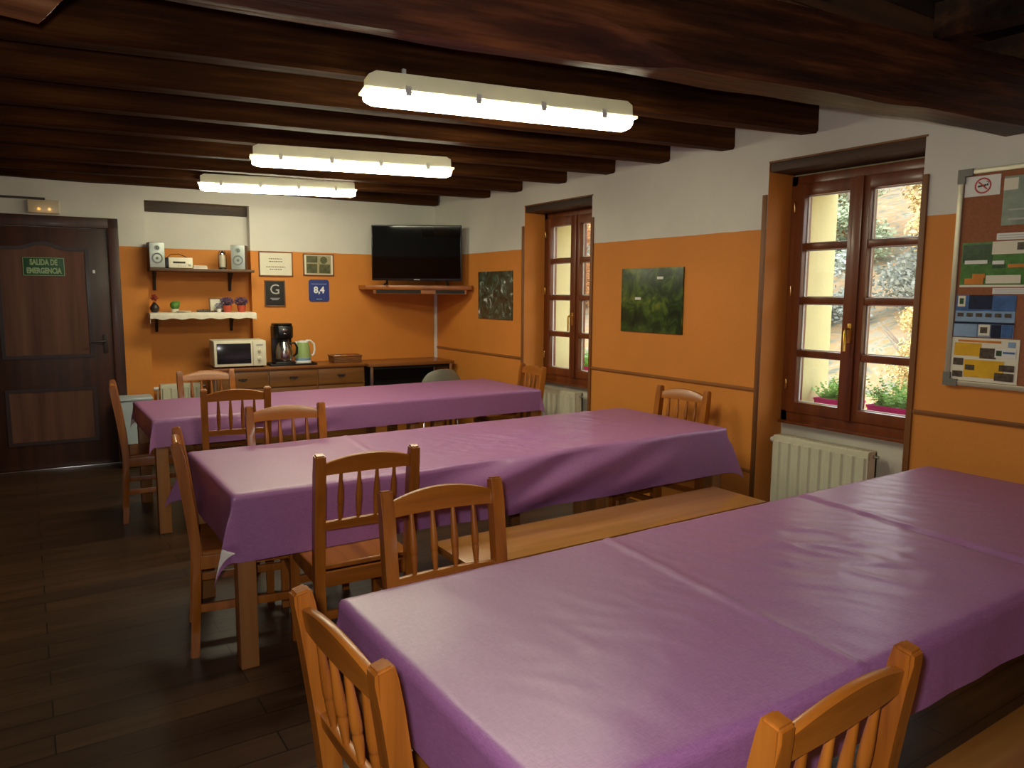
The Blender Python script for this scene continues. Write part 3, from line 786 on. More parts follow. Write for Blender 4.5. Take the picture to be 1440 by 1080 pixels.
radiator('radiator', 'cream radiator in the back wall niche behind the chairs', Matrix.Translation(BW(-2.565, -.025, 0)) @ Matrix.Rotation(-SK, 4, 'Z'), .36, .13, .68, vside=-1)

def flat(name, label, cat, y0, y1, z0, z1, m, th=.012, x=WX, group=None):
    b = MB(); b.box((x - th, y0, z0), (x - .0005, y1, z1), m, .001); return tag(b.build(name), label, cat, group)
p = flat('landscape_picture', 'unframed green aerial valley picture on the orange wall between the windows', 'picture', 3.583, 4.200, 1.254, 1.710, M['pic_valley'])
q = MB()
for yy, zz in ((4.02, 1.485), (3.80, 1.63)):
    q.box((WX - .0135, yy - .03, zz), (WX - .0118, yy + .03, zz + .018), M['paperw'])
q.build('caption', p)
flat('frosty_picture', 'unframed picture of frosty branches on the orange wall beside the television', 'picture', 5.685, 6.288, 1.283, 1.732, M['pic_ice'])

# notice board
nb = thing('notice_board', 'cork notice board with aluminium frame on the right wall', 'notice board', (WX, 1.842, 0), -PI / 2)
BL = 1.22; zb, zt_ = 1.10, 2.108
m = MB(); m.box((.012, -.012, zb + .012), (BL - .012, -.001, zt_ - .012), M['cork']); m.build('cork_panel', nb)
m = MB()
for lo, hi in (((0, zb), (BL, zb + .024)), ((0, zt_ - .024), (BL, zt_)), ((0, zb), (.024, zt_)), ((BL - .024, zb), (BL, zt_))):
    m.box((lo[0], -.022, lo[1]), (hi[0], -.001, hi[1]), M['alu'], .004)
m.build('frame', nb)
for cx, cz in ((0, zb), (0, zt_), (BL, zb), (BL, zt_)):
    m = MB(); sx = 1 if cx == 0 else -1; sz = 1 if cz == zb else -1
    m.prism([(cx - sx * .003, cz - sz * .003), (cx + sx * .062, cz - sz * .003), (cx + sx * .062, cz + sz * .03), (cx + sx * .03, cz + sz * .03), (cx + sx * .03, cz + sz * .062), (cx - sx * .003, cz + sz * .062)], .0, .026, M['greycap'], MXZ)
    m.build('corner_cap', nb)
NBM = Matrix.Translation((WX, 1.842, 0)) @ Matrix.Rotation(-PI / 2, 4, 'Z')
def sheet(name, label, cat, u0, u1, z0, z1, base, layers=(), th=.002, off=.0125, group=None, circ=None):
    b = MB(); b.box((u0, -off - th, z0), (u1, -off, z1), base); W_, H_ = u1 - u0, z1 - z0
    for i, (a, b0, c_, d_, mm) in enumerate(layers):
        e_ = .0004 * (i + 1); b.box((u0 + a * W_, -off - th - e_, z0 + b0 * H_), (u0 + c_ * W_, -off - th + .0003, z0 + d_ * H_), mm)
    if circ: circ(b)
    return tag(b.build(name, world=NBM, smooth=False), label, cat, group)
def nosmoke(b):
    cu, cz, r_ = .106, 2.029, .036; yy = -.0152
    n = 36
    vs = []; fs = []
    for i in range(n):
        a = 2 * PI * i / n
        for rr_ in (r_, r_ - .007): vs.append((cu + rr_ * math.cos(a), yy, cz + rr_ * math.sin(a)))
    for i in range(n): j = (i + 1) % n; fs.append((2 * i, 2 * j, 2 * j + 1, 2 * i + 1))
    b.verts_faces(vs, fs, M['red'])
    rot = Matrix.Translation((cu, 0, cz)) @ Matrix.Rotation(R(42), 4, 'Y')
    b.box((-.026, yy - .0004, -.003), (.026, yy + .0002, .003), M['red'], 0, rot @ Matrix.Translation((0, 0, 0)))
    rc = Matrix.Translation((cu, 0, cz)) @ Matrix.Rotation(R(-8), 4, 'Y')
    b.box((-.022, yy - .0002, -.004), (.014, yy + .0002, .004), M['ink'], 0, rc); b.box((.016, yy - .0002, -.004), (.023, yy + .0002, .004), M['ink'], 0, rc)
    b.tube([Vector((cu + .02, yy, cz + .006)), Vector((cu + .024, yy, cz + .014)), Vector((cu + .014, yy, cz + .018))], .0015, M['ink'], 5)
sheet('no_smoking_sign', 'white no smoking sign at the top of the notice board', 'sign', .028, .180, 1.983, 2.074, M['paperw'], circ=nosmoke)
sheet('leaflet', 'green leaflet with white and orange boxes on the notice board', 'leaflet', .037, .31, 1.566, 1.772, M['lgreen'],
      ((.0, .0, 1, .05, M['paper']), (.02, .55, .5, .95, M['dgreen']), (.48, .72, 1, 1, M['paper']), (.06, .52, .42, .60, M['paperw']), (.5, .5, .68, .58, M['paperw']), (.5, .42, .7, .5, M['dgreen']), (.74, .42, 1, .5, M['lorange']), (.08, .06, .38, .2, M['lorange']), (.2, .2, .4, .3, M['lorange']), (.42, .08, .95, .26, M['paper']), (.86, .8, .96, .96, M['photo'])), group=None)
sheet('leaflet', 'blue leaflet with rows of small photos on the notice board', 'leaflet', .029, .285, 1.335, 1.530, M['pblue'],
      ((.0, .62, 1, 1, M['lblue']), (.22, .66, .62, 1, M['dblue']), (.62, .68, .98, .9, M['lblue']), (.03, .72, .16, .98, M['paper']), (.06, .78, .13, .92, M['dgreen'])) +
      tuple((.04 + .16 * i, .48, .14 + .16 * i, .57, M['photo']) for i in range(6)) + ((0, .0, .4, .3, M['pblue']), (.0, .31, 1, .36, M['dblue']), (.43, .04, .62, .3, M['paper']), (.46, .1, .58, .24, M['photo']), (.64, .0, .8, .3, M['dblue']), (.82, .02, .98, .3, M['lblue'])))
sheet('leaflet', 'yellow and white leaflet at the bottom of the notice board', 'leaflet', .022, .315, 1.126, 1.330, M['paper'],
      ((.05, .58, .46, .88, M['lyellow']), (.1, .9, .74, .95, M['lorange']), (.44, .54, .68, .78, M['photo']), (.66, .58, .96, .78, M['paperw']), (.68, .62, .76, .74, M['dgreen']), (.84, .82, .94, .94, M['pblue']), (.22, .1, .8, .5, M['lyellow']), (.05, .36, .2, .52, M['photo']), (.05, .08, .2, .22, M['photo']), (.24, .26, .38, .38, M['photo']), (.68, .06, .95, .24, M['photo']), (.74, .28, .95, .42, M['photo']), (.78, .68, .94, .72, M['lblue'])))
sheet('paper_strip', 'white printed paper strip above the green leaflet', 'paper', .182, .36, 1.778, 1.808, M['paperw'], ((.05, .6, .95, .72, M['lightink']), (.05, .25, .8, .36, M['lightink'])))
sheet('paper_strip', 'white printed paper strip above the blue leaflet', 'paper', .184, .36, 1.535, 1.562, M['paperw'], ((.05, .6, .95, .72, M['lightink']), (.05, .25, .8, .36, M['lightink'])), off=.0150)
sheet('poster', 'greyish green plastic sleeve sheet beside the no smoking sign', 'poster', .195, .46, 1.842, 2.058, M['film'], ((.0, .72, .22, .96, M['paper']), (.1, .1, .9, .14, M['lightink']), (.1, .3, .9, .33, M['lightink'])))

# ------------------------------------------------------------------ television corner
A33 = R(33)
TVM = Matrix.Translation((3.315, 6.72, 0)) @ Matrix.Rotation(-A33, 4, 'Z')
tv = thing('television', 'black flat television on the corner shelf', 'television'); tv.matrix_world = Matrix.Translation((3.285, 6.735, 1.602)) @ Matrix.Rotation(-A33, 4, 'Z') @ Matrix.Rotation(R(1.3), 4, 'X')
m = MB(); m.box((-.445, -.02, .045), (.445, .025, .585), M['black'], .008); m.box((-.30, .02, .10), (.30, .06, .45), M['black'], .015); m.build('housing', tv)
m = MB(); m.box((-.433, -.0225, .066), (.433, -.0195, .574), M['screen']); m.build('screen', tv)
m = MB(); m.box((-.03, -.0232, .050), (.03, -.0195, .058), M['lightink']); m.build('badge', tv)
for s in (-1, 1):
    m = MB(); m.tube([(s * .3, 0, .05), (s * .3, -.02, .02), (s * .31, -.09, .006)], .009, M['black']); m.tube([(s * .3, 0, .05), (s * .3, .02, .02), (s * .31, .08, .006)], .009, M['black']); m.build('foot', tv)
sh = thing('corner_shelf', 'brown wooden corner shelf carrying the television', 'shelf')
pl = Vector((2.845, 6.985)); pr = Vector((3.70, 6.375))
pb = BW(-.835, .005, 0); pw = Vector((WX - .005, 6.42))
m = MB(); outline = [(pl.x, pl.y), (pr.x, pr.y), (WX - .004, 6.40), (WX - .004, 7.20), (BW(-.86, .004, 0).x, BW(-.86, .004, 0).y)]
m.prism(outline, 1.556, 1.600, M['tvshelf'], None, .003); m.build('board', sh)
dv = (pr - pl).normalized(); nv = Vector((dv.y, -dv.x))
def edge(a_, b_, inset, z0, z1, mm, nm, th=.02):
    q = MB(); p0 = pl + dv * a_ - nv * inset; p1 = pl + dv * b_ - nv * inset
    q.prism([(p0.x, p0.y), (p1.x, p1.y), (p1.x - nv.x * th, p1.y - nv.y * th), (p0.x - nv.x * th, p0.y - nv.y * th)], z0, z1, mm, None, .002); return q.build(nm, sh)
LL = (pr - pl).length
edge(.07, LL - .05, .012, 1.515, 1.556, M['tvshelf'], 'edge_board', .03)
edge(.10, LL * .52, .007, 1.521, 1.552, M['blackmatte'], 'recess', .012); edge(LL * .66, LL - .07, .007, 1.521, 1.552, M['blackmatte'], 'recess', .012)  # black strips on the edge board, dark of the openings put in as colour
m = MB(); m.box((WX - .030, 7.172, .80), (WX - .001, 7.20, 1.572), M['whitep'], .003)
tag(m.build('cable_trunking'), 'white cable trunking down the corner under the television', 'cable trunking')

# ------------------------------------------------------------------ back wall things
def bthing(name, label, cat, t, off, z, group=None, rz=0): return thing(name, label, cat, BW(t, off, z), -SK + rz, group)

# sideboard  (local: x along wall, -y to room; base at wall)
sb = bthing('sideboard', 'low pine sideboard with three drawers along the back wall', 'sideboard', -1.648, .005, 0)
W2 = .70
m = MB(); m.box((-W2 + .01, -.42, .05), (W2 - .01, 0, .815), M['side'], .003); m.box((-W2 + .03, -.40, 0), (W2 - .03, -.01, .05), M['side']); m.build('body', sb)
m = MB(); m.box((-W2, -.445, .815), (W2, 0, .840), M['sidetop'], .005); m.build('top', sb)
def pull(par, x, z, y):
    q = MB(); q.prism([(-.045, .0), (-.03, .012), (-.012, .006), (0, .014), (.012, .006), (.03, .012), (.045, 0), (.02, -.008), (0, -.016), (-.02, -.008)], y, y + .003, M['iron'], Matrix.Translation((x, 0, z)) @ MXZ)
    q.tube([(x - .028, -y - .003, z), (x - .026, -y - .02, z - .006), (x, -y - .023, z - .012), (x + .026, -y - .02, z - .006), (x + .028, -y - .003, z)], .0035, M['iron'], 6); q.build('handle', par)
for i in range(3):
    x0 = -W2 + .02 + i * (2 * W2 - .04) / 3; x1 = x0 + (2 * W2 - .04) / 3
    m = MB(); m.box((x0 + .006, -.438, .655), (x1 - .006, -.419, .798), M['side'], .005); dr = m.build('drawer', sb); pull(dr, (x0 + x1) / 2, .735, .438)
    m = MB(); m.box((x0 + .006, -.438, .07), (x1 - .006, -.419, .640), M['side'], .005); m.box((x0 + .06, -.443, .13), (x1 - .06, -.437, .58), M['side'], .004); dr = m.build('door', sb); pull(dr, x1 - .06, .42, .438)
dk = bthing('desk', 'wooden topped desk in the corner under the television', 'desk', -.475, .005, 0)
m = MB(); m.box((-.462, -.50, .805), (.455, 0, .835), M['sidetop'], .004); m.build('top', dk)
for sx in (-1, 1):
    for yy in (-.46, -.06):
        m = MB(); m.box((sx * .425 - .015, yy - .015, 0), (sx * .425 + .015, yy + .015, .805), M['chrome'], .003); m.build('leg', dk)
m = MB(); m.box((-.41, -.05, .35), (.41, -.032, .79), M['blackmatte'], .002); m.build('back_panel', dk)  # black panel put in for the dark open space under the desk
m = MB(); m.box((-.41, -.47, .775), (.41, -.45, .803), M['blackmatte'], .002); m.build('rail', dk)  # strip coloured black for the dark underside of the top

# grey plastic chair
gc = thing('plastic_chair', 'grey plastic chair with rounded back at the corner desk', 'chair', (3.33, 6.46, 0), R(-6))
def shell(mb, fn, nu, nv, th, m):
    P0 = [[Vector(fn(i / nu, j / nv)) for i in range(nu + 1)] for j in range(nv + 1)]
    vs, fs = [], []
    N = (nu + 1) * (nv + 1)
    for lay in (0, 1):
        for j in range(nv + 1):
            for i in range(nu + 1):
                a = P0[j][min(i + 1, nu)] - P0[j][max(i - 1, 0)]; b_ = P0[min(j + 1, nv)][i] - P0[max(j - 1, 0)][i]
                n_ = a.cross(b_).normalized(); vs.append(P0[j][i] + n_ * th * (lay - .5))
    for lay in (0, 1):
        for j in range(nv):
            for i in range(nu):
                q = (lay * N + j * (nu + 1) + i, lay * N + j * (nu + 1) + i + 1, lay * N + (j + 1) * (nu + 1) + i + 1, lay * N + (j + 1) * (nu + 1) + i)
                fs.append(q if lay else q[::-1])
    for i in range(nu):
        fs.append((i, i + 1, N + i + 1, N + i)); o_ = nv * (nu + 1); fs.append((o_ + i + 1, o_ + i, N + o_ + i, N + o_ + i + 1))
    for j in range(nv):
        o0, o1 = j * (nu + 1), (j + 1) * (nu + 1); fs.append((o1, o0, N + o0, N + o1)); fs.append((o0 + nu, o1 + nu, N + o1 + nu, N + o0 + nu))
    mb.verts_faces(vs, fs, m)
def backf(u, v):
    z = .50 + .31 * v; wd = .205 * (1 - .30 * max(0, (v - .55) / .45) ** 2.2); x = (2 * u - 1) * wd
    zz = z - .05 * abs(2 * u - 1) ** 3 * v
    return (x, -.21 - .055 * v + .07 * (2 * u - 1) ** 2, zz)
m = MB(); shell(m, backf, 16, 10, .01, M['greypl']); m.build('backrest', gc, ang=60)
m = MB(); shell(m, lambda u, v: ((2 * u - 1) * (.21 - .01 * v), -.20 + .42 * v, .445 + .02 * (2 * u - 1) ** 2 - .02 * math.sin(v * PI)), 10, 10, .012, M['greypl']); m.build('seat', gc, ang=60)
m = MB()
for s in (-1, 1): m.tube([(s * .17, -.12, .43), (s * .18, -.20, .46), (s * .16, -.235, .60), (s * .15, -.235, .66)], .010, M['chrome'])
m.build('back_frame', gc)
for s in (-1, 1):
    for y_, y2 in ((-.14, -.20), (.14, .19)):
        m = MB(); m.tube([(s * .16, y_, .435), (s * .2, y2, 0)], .010, M['chrome']); m.build('leg', gc)

# bin
bn = bthing('waste_bin', 'pale grey bin with dark green base beside the door', 'bin', -2.965, .19, 0)
m = MB(); m.prism([(-.13, -.12), (.13, -.12), (.13, .12), (-.13, .12)], .17, .585, M['binpale'], None, .012); m.build('body', bn)
m = MB(); m.prism([(-.125, -.115), (.125, -.115), (.125, .115), (-.125, .115)], 0, .17, M['bingreen'], None, .01); m.build('base', bn)
m = MB(); m.prism([(-.136, -.126), (.136, -.126), (.136, .126), (-.136, .126)], .58, .61, M['binpale'], None, .01); m.build('lid', bn)

# shelves
def bracket_shelf(name, label, t0, t1, z0, z1, m_, xs, drop):
    tm = (t0 + t1) / 2; r = bthing(name, label, 'shelf', tm, 0, z0); h = (t1 - t0) / 2
    m = MB(); m.box((-h, -.20, 0), (h, .127, z1 - z0), m_, .004); m.build('board', r)
    for t in xs:
        m = MB(); x = t - tm
        pts = [(0, 0), (-.15, 0), (-.15, -.012), (-.11, -.03), (-.06, -.06), (-.03, -.11), (-.016, -drop), (0, -drop)]
        m.prism(pts, x - .012, x + .012, M['iron'], Matrix.Translation((0, .129, 0)) @ Matrix(((0, 0, 1, 0), (1, 0, 0, 0), (0, 1, 0, 0), (0, 0, 0, 1)))); m.build('bracket', r)
    return r
bracket_shelf('wall_shelf', 'upper dark wooden wall shelf with speakers in the niche', -2.795, -1.918, 1.702, 1.727, M['shelfd'], (-2.74, -2.09), .17)
ws = bracket_shelf('wall_shelf', 'lower wall shelf with white runner and potted plants', -2.795, -1.918, 1.305, 1.330, M['shelfd'], (-2.74, -2.09), .15)
# runner cloth
m = MB(); t0, t1 = -2.845, -1.90; n = 60; prof = [(.075, .0), (-.19, .0), (-.206, -.004), (-.211, -.012), (-.213, -.03), (-.214, -.052)]
vs = []; fs = []
for i in range(n + 1):
    t = t0 + (t1 - t0) * i / n
    ov = max(0, -2.795 - t, t - -1.918)
    for kq, (yy, zz) in enumerate(prof):
        wv = .004 * noise.noise(Vector((t * 14, kq * .4, 2))) * (1 if kq > 2 else 0)
        dzb = .006 * math.sin(t * 40) if kq == len(prof) - 1 else 0
        yc = yy if ov == 0 else yy
        vs.append((t if ov == 0 else (t0 + .035 if t < -2.5 else t1 - .02) , yc + wv, 1.3335 + zz + dzb - (ov * .9 if ov else 0)))
npf = len(prof)
for i in range(n):
    for kq in range(npf - 1): fs.append((i * npf + kq, i * npf + kq + 1, (i + 1) * npf + kq + 1, (i + 1) * npf + kq))
m.verts_faces(vs, fs, M['doily']); o = m.build('shelf_runner', None, world=MBACK); tag(o, 'white cloth runner draped along the lower wall shelf', 'cloth')
sol = o.modifiers.new('thickness', 'SOLIDIFY'); sol.thickness = .003; sol.offset = 1

Z1, Z2 = 1.728, 1.338
def speaker(t, label, rz):
    r = bthing('loudspeaker', label, 'loudspeaker', t, .10, Z1, 'bookshelf speakers', rz)
    m = MB(); m.box((-.062, -.075, 0), (.062, .075, .222), M['spkside'], .003); m.build('cabinet', r)
    m = MB(); m.box((-.060, -.080, .003), (.060, -.074, .219), M['silver'], .003); m.build('front_panel', r)
    RX = Matrix.Rotation(PI / 2, 4, 'X')
    m = MB(); m.lathe([(.045, 0), (.046, .004), (.040, .006), (.036, .001), (.014, -.006), (.012, .001), (.0, .005)], M['cone'], 24, Matrix.Translation((0, -.080, .085)) @ RX, cap=False); m.build('woofer', r, ang=60)
    m = MB(); m.lathe([(.022, 0), (.022, .003), (.016, .003), (.010, .000), (.006, .004), (0, .006)], M['cone'], 20, Matrix.Translation((0, -.080, .172)) @ RX, cap=False); m.build('tweeter', r, ang=60)
speaker(-2.735, 'small silver speaker at the door end of the upper shelf', R(4)); speaker(-2.03, 'small silver speaker with wooden side at the television end of the upper shelf', R(-20))
st = bthing('compact_stereo', 'small cream stereo unit between the speakers on the upper shelf', 'stereo', -2.55, .09, Z1)
m = MB(); m.box((-.115, -.08, .004), (.09, .09, .092), M['black'], .005); m.build('case', st)
m = MB(); m.box((-.090, -.092, .004), (.105, -.079, .094), M['cream'], .004); m.build('front_panel', st)
m = MB(); m.box((-.055, -.095, .044), (.045, -.091, .060), M['black'], .001); m.build('disc_slot', st)
for i in range(4):
    m = MB(); m.lathe([(.0, .0), (.005, 0), (.005, .004), (0, .005)], M['silver'], 10, Matrix.Translation((-.01 + .018 * i, -.092, .022)) @ Matrix.Rotation(PI / 2, 4, 'X')); m.build('button', st)
m = MB(); m.lathe([(0, 0), (.011, 0), (.011, .008), (0, .01)], M['silver'], 16, Matrix.Translation((.082, -.092, .032)) @ Matrix.Rotation(PI / 2, 4, 'X')); m.build('knob', st)
m = MB(); m.tube([(-.1, .02, .09), (-.06, .03, .125), (0, .03, .13), (.06, .03, .11), (.08, .03, .09)], .003, M['black'], 6); m.build('cable', st)
for i, (mm, lb) in enumerate(((M['paperw'], 'white booklet lowest in the pile beside the stereo'), (M['red'], 'reddish booklet in the pile beside the stereo'), (M['dgreen'], 'dark green booklet on top of the pile beside the stereo'))):
    m = MB(); m.box((-.06, -.07, 0), (.06, .06, .010), mm, .001); m.box((-.058, -.071, .0015), (.059, .059, .0085), M['paper'])
    o = m.build('booklet'); o.location = BW(-2.375 - .008 * i, .06, Z1 + .0105 * i); o.rotation_euler = (0, 0, -SK + R(6 * i)); tag(o, lb, 'booklet', 'booklets beside the stereo')
lt = bthing('lantern', 'small glass and metal lantern beside the speaker on the upper shelf', 'lantern', -2.18, .09, Z1)
m = MB(); m.lathe([(0, 0), (.034, 0), (.034, .012), (.02, .02), (0, .02)], M['iron'], 16); m.build('base', lt)
m = MB(); m.lathe([(.024, .02), (.028, .06), (.028, .11), (.022, .135)], M['cover'], 16, cap=False); m.build('glass_globe', lt)
m = MB(); m.lathe([(.026, .135), (.024, .150), (.012, .165), (.006, .172), (0, .173)], M['chrome'], 16)
for s in (-1, 1): m.tube([(s * .034, 0, .015), (s * .034, 0, .14), (s * .02, 0, .172)], .0028, M['iron'], 6)
m.build('cap', lt)

def leafball(par, c, r, n, m, nm='foliage', sz=.02, sc=(1, 1, 1)):
    b = MB(); rnd = random.Random(int(c[0] * 1000) + n)
    for i in range(n):
        v = Vector((rnd.gauss(0, 1), rnd.gauss(0, 1), rnd.gauss(0, 1))).normalized() * r * rnd.uniform(.55, 1)
        p = Vector(c) + Vector((v.x * sc[0], v.y * sc[1], v.z * sc[2])); d_ = Vector((rnd.gauss(0, 1), rnd.gauss(0, 1), rnd.gauss(0, 1) + .3)).normalized(); w_ = d_.orthogonal().normalized()
        s = sz * rnd.uniform(.7, 1.3); b.verts_faces([p - d_ * s, p + w_ * s * .45, p + d_ * s, p - w_ * s * .45], [(0, 1, 2, 3)], m)
    return b.build(nm, par, smooth=False)
v = bthing('flower_vase', 'dark round vase with a red flower sprig at the end of the lower shelf', 'vase', -2.765, .10, Z2)
m = MB(); m.lathe([(0, 0), (.024, 0), (.038, .025), (.040, .045), (.026, .070), (.014, .080), (.016, .088), (.012, .088), (0, .08)], M['potdark'], 20); m.build('body', v)
m = MB()
for dx, dz in ((-.02, .13), (.0, .15), (.018, .125)): m.tube([(0, 0, .07), (dx * .5, 0, .1), (dx, 0, dz)], .002, M['stem'], 5)
m.build('stem', v); leafball(v, (0, 0, .13), .03, 60, M['redfl'], 'flowers', .012)
cp = bthing('potted_cactus', 'small round green cactus in a pale dish on the lower shelf', 'plant', -2.60, .10, Z2)
m = MB(); m.lathe([(0, 0), (.030, 0), (.034, .03), (.030, .03), (0, .026)], M['paper'], 18); m.build('pot', cp)
m = MB(); m.ball((0, 0, .062), .040, M['leaf'], 3, (1, 1, .95), .12); m.ball((.03, 0, .085), .016, M['leaf'], 2); m.build('cactus_body', cp)
m = MB(); m.lathe([(0, 0), (.05, 0), (.062, .014), (.058, .014), (.048, .004), (0, .004)], M['paper'], 24); o = m.build('saucer'); o.location = BW(-2.53, .14, Z2); o.rotation_euler = (0, 0, 0); tag(o, 'shallow pale dish beside the cactus on the lower shelf', 'dish')
m = MB(); m.tube([(0, 0, .012), (.03, .004, .012), (.08, -.006, .012), (.11, .002, .012)], .010, M['iron'], 8); m.ball((.055, 0, .018), .010, M['iron'], 2); o = m.build('driftwood'); o.location = BW(-2.42, .12, Z2); tag(o, 'small dark twig ornament lying on the lower shelf', 'ornament')
pf = bthing('photo_frame', 'small wooden picture frame leaning behind the flower pots on the lower shelf', 'picture frame', -2.225, .02, Z2)
pf.rotation_euler = (R(-8), 0, -SK)
m = MB()
for lo, hi in (((-.075, 0), (.075, .012)), ((-.075, .118), (.075, .13)), ((-.075, 0), (-.063, .13)), ((.063, 0), (.075, .13))): m.box((lo[0], -.008, lo[1]), (hi[0], .006, hi[1]), M['trimw'], .002)
m.build('frame', pf)
m = MB(); m.box((-.065, -.003, .01), (.065, .003, .12), M['paper']); m.build('picture', pf)
m = MB(); m.lathe([(0, 0), (.034, 0), (.045, .05), (.040, .05), (0, .045)], M['whitep'], 18); 
for (t, lb) in ((-2.155, 'left red pot of dried purple flowers on the lower shelf'), (-2.03, 'right red pot of dried purple flowers on the lower shelf')):
    r = bthing('flower_pot', lb, 'plant', t, .11, Z2, 'red pots of purple flowers')
    m = MB(); m.lathe([(0, 0), (.030, 0), (.042, .055), (.042, .062), (.036, .062), (0, .055)], M['pot'], 20); m.build('pot', r)
    leafball(r, (0, 0, .098), .055, 260, M['purplefl'], 'flowers', .012, (1.15, 1, .75))
    m = MB(); m.tube([(0, 0, .05), (0, 0, .09)], .012, M['stem'], 6); m.build('stem', r)
pb_ = bthing('flower_bunch', 'bunch of grey lavender flowers leaning on the picture frame', 'flowers', -2.225, .085, Z2)
m = MB(); m.lathe([(0, 0), (.018, 0), (.024, .03), (.018, .03), (0, .028)], M['whitep'], 14); m.build('cup', pb_); leafball(pb_, (0, 0, .055), .034, 120, plain('grey_lavender', (150, 148, 160), .8, var=.2), 'flowers', .011)

# sideboard-top things
ZS = .841
mw = bthing('microwave', 'cream microwave oven with dark door on the sideboard', 'microwave', -2.10, .23, ZS, rz=R(-2))
m = MB(); m.box((-.225, -.165, .012), (.225, .165, .245), M['cream'], .006); m.build('body', mw)
m = MB(); m.box((-.222, -.178, .016), (.105, -.164, .242), M['cream'], .004); dd = m.build('door', mw)
m = MB(); m.box((-.200, -.181, .040), (.090, -.177, .222), M['glassdark'], .003); m.build('door_window', dd)
m = MB(); m.box((.110, -.176, .016), (.222, -.164, .242), M['cream'], .003); m.build('control_panel', mw)
for z, r_ in ((.155, .016), (.080, .018)):
    m = MB(); m.lathe([(0, 0), (r_, 0), (r_ * .9, .014), (0, .016)], M['cream'], 18, Matrix.Translation((.166, -.176, z)) @ Matrix.Rotation(PI / 2, 4, 'X')); m.box((.163, -.196, z - .012), (.169, -.186, z + .012), M['silver']); m.build('dial', mw)
m = MB(); m.box((.140, -.179, .200), (.195, -.1755, .212), M['silver']); m.build('badge', mw)
for sx in (-1, 1):
    for sy in (-1, 1):
        m = MB(); m.lathe([(0, 0), (.012, 0), (.012, .014), (0, .014)], M['blackmatte'], 10, Matrix.Translation((sx * .19, sy * .13, 0))); m.build('foot', mw)
ty = bthing('serving_tray', 'black tray under the coffee maker and kettle', 'tray', -1.625, .25, ZS)
m = MB(); m.box((-.215, -.14, 0), (.215, .14, .006), M['black'], .003); m.build('base', ty)
m = MB()
for lo, hi in (((-.215, -.14), (.215, -.132)), ((-.215, .132), (.215, .14)), ((-.215, -.14), (-.207, .14)), ((.207, -.14), (.215, .14))): m.box((lo[0], lo[1], .0), (hi[0], hi[1], .018), M['black'], .002)
m.build('rim', ty)
cm = bthing('coffee_maker', 'black drip coffee maker with steel jug on the sideboard tray', 'coffee maker', -1.692, .25, ZS + .0065)
m = MB(); m.box((-.092, -.10, 0), (.092, .105, .028), M['black'], .012); m.build('base', cm)
m = MB(); m.box((-.092, .035, .02), (.092, .105, .36), M['black'], .015); m.build('water_tank', cm)
m = MB(); m.prism([(-.092, .10), (-.092, -.03), (-.06, -.09), (.06, -.09), (.092, -.03), (.092, .10)], .245, .365, M['black'], None, .008); hdx = m.build('filter_housing', cm)
m = MB(); m.prism([(-.088, .098), (-.088, -.03), (-.058, -.085), (.058, -.085), (.088, -.03), (.088, .098)], .365, .385, M['black'], None, .01); m.build('lid', cm)
m = MB(); m.box((-.022, -.094, .315), (.022, -.088, .335), M['chrome'], .002); m.box((-.013, -.094, .285), (.013, -.088, .297), M['chrome'], .002); m.build('badge', cm)
cj = MB(); cj.lathe([(0, .029), (.066, .029), (.074, .06), (.076, .12), (.066, .17), (.05, .205), (.048, .215)], M['chrome'], 24, Matrix.Translation((0, -.025, 0))); j_ = cj.build('jug', cm, ang=50)
m = MB(); m.lathe([(.05, .213), (.05, .235), (.03, .242), (0, .242)], M['black'], 20, Matrix.Translation((0, -.025, 0))); m.build('jug_lid', j_)
m = MB(); m.tube([(.05, -.045, .20), (.095, -.06, .20), (.115, -.066, .16), (.112, -.064, .1), (.08, -.05, .075)], .010, M['black']); m.build('jug_handle', j_)
kt = bthing('kettle', 'green electric kettle with white handle on the tray', 'kettle', -1.508, .25, ZS + .0065)
m = MB(); m.lathe([(0, 0), (.078, 0), (.078, .02), (.07, .028), (0, .028)], M['whitep'], 24); m.build('power_base', kt)
m = MB(); m.lathe([(.0, .028), (.072, .028), (.074, .055), (.070, .058)], M['pblue'], 24); m.build('foot_band', kt)
m = MB(); m.lathe([(0, .056), (.072, .056), (.070, .1), (.062, .17), (.056, .20), (0, .20)], M['kettle'], 24); m.build('body', kt)
m = MB(); m.lathe([(.056, .20), (.054, .212), (.02, .220), (0, .221)], M['whitep'], 24); m.tube([(-.05, 0, .19), (-.072, 0, .205)], [.016, .010], M['whitep']); m.build('lid', kt)
m = MB(); m.tube([(.03, 0, .216), (.075, 0, .214), (.108, -.0, .185), (.115, 0, .13), (.105, 0, .085), (.085, 0, .07)], .010, M['whitep']); m.build('handle', kt)
bk = bthing('wicker_basket', 'small wicker basket on the desk end of the sideboard', 'basket', -1.085, .22, ZS)
m = MB(); n = 6
for i in range(n):
    z = .004 + i * .010; g = .004 * i / n
    m.box((-.14 - g, -.09 - g, z), (.14 + g, -.078 - g, z + .009), M['wicker'], .003, seg=1); m.box((-.14 - g, .078 + g, z), (.14 + g, .09 + g, z + .009), M['wicker'], .003, seg=1)
    m.box((-.14 - g, -.09 - g, z), (-.128 - g, .09 + g, z + .009), M['wicker'], .003, seg=1); m.box((.128 + g, -.09 - g, z), (.14 + g, .09 + g, z + .009), M['wicker'], .003, seg=1)
m.box((-.135, -.085, 0), (.135, .085, .006), M['wicker']); m.build('body', bk)
m = MB(); m.tube([(-.145, -.095, .066), (.145, -.095, .066), (.145, .095, .066), (-.145, .095, .066), (-.145, -.095, .066)], .006, M['wicker'], 6); m.build('rim', bk)
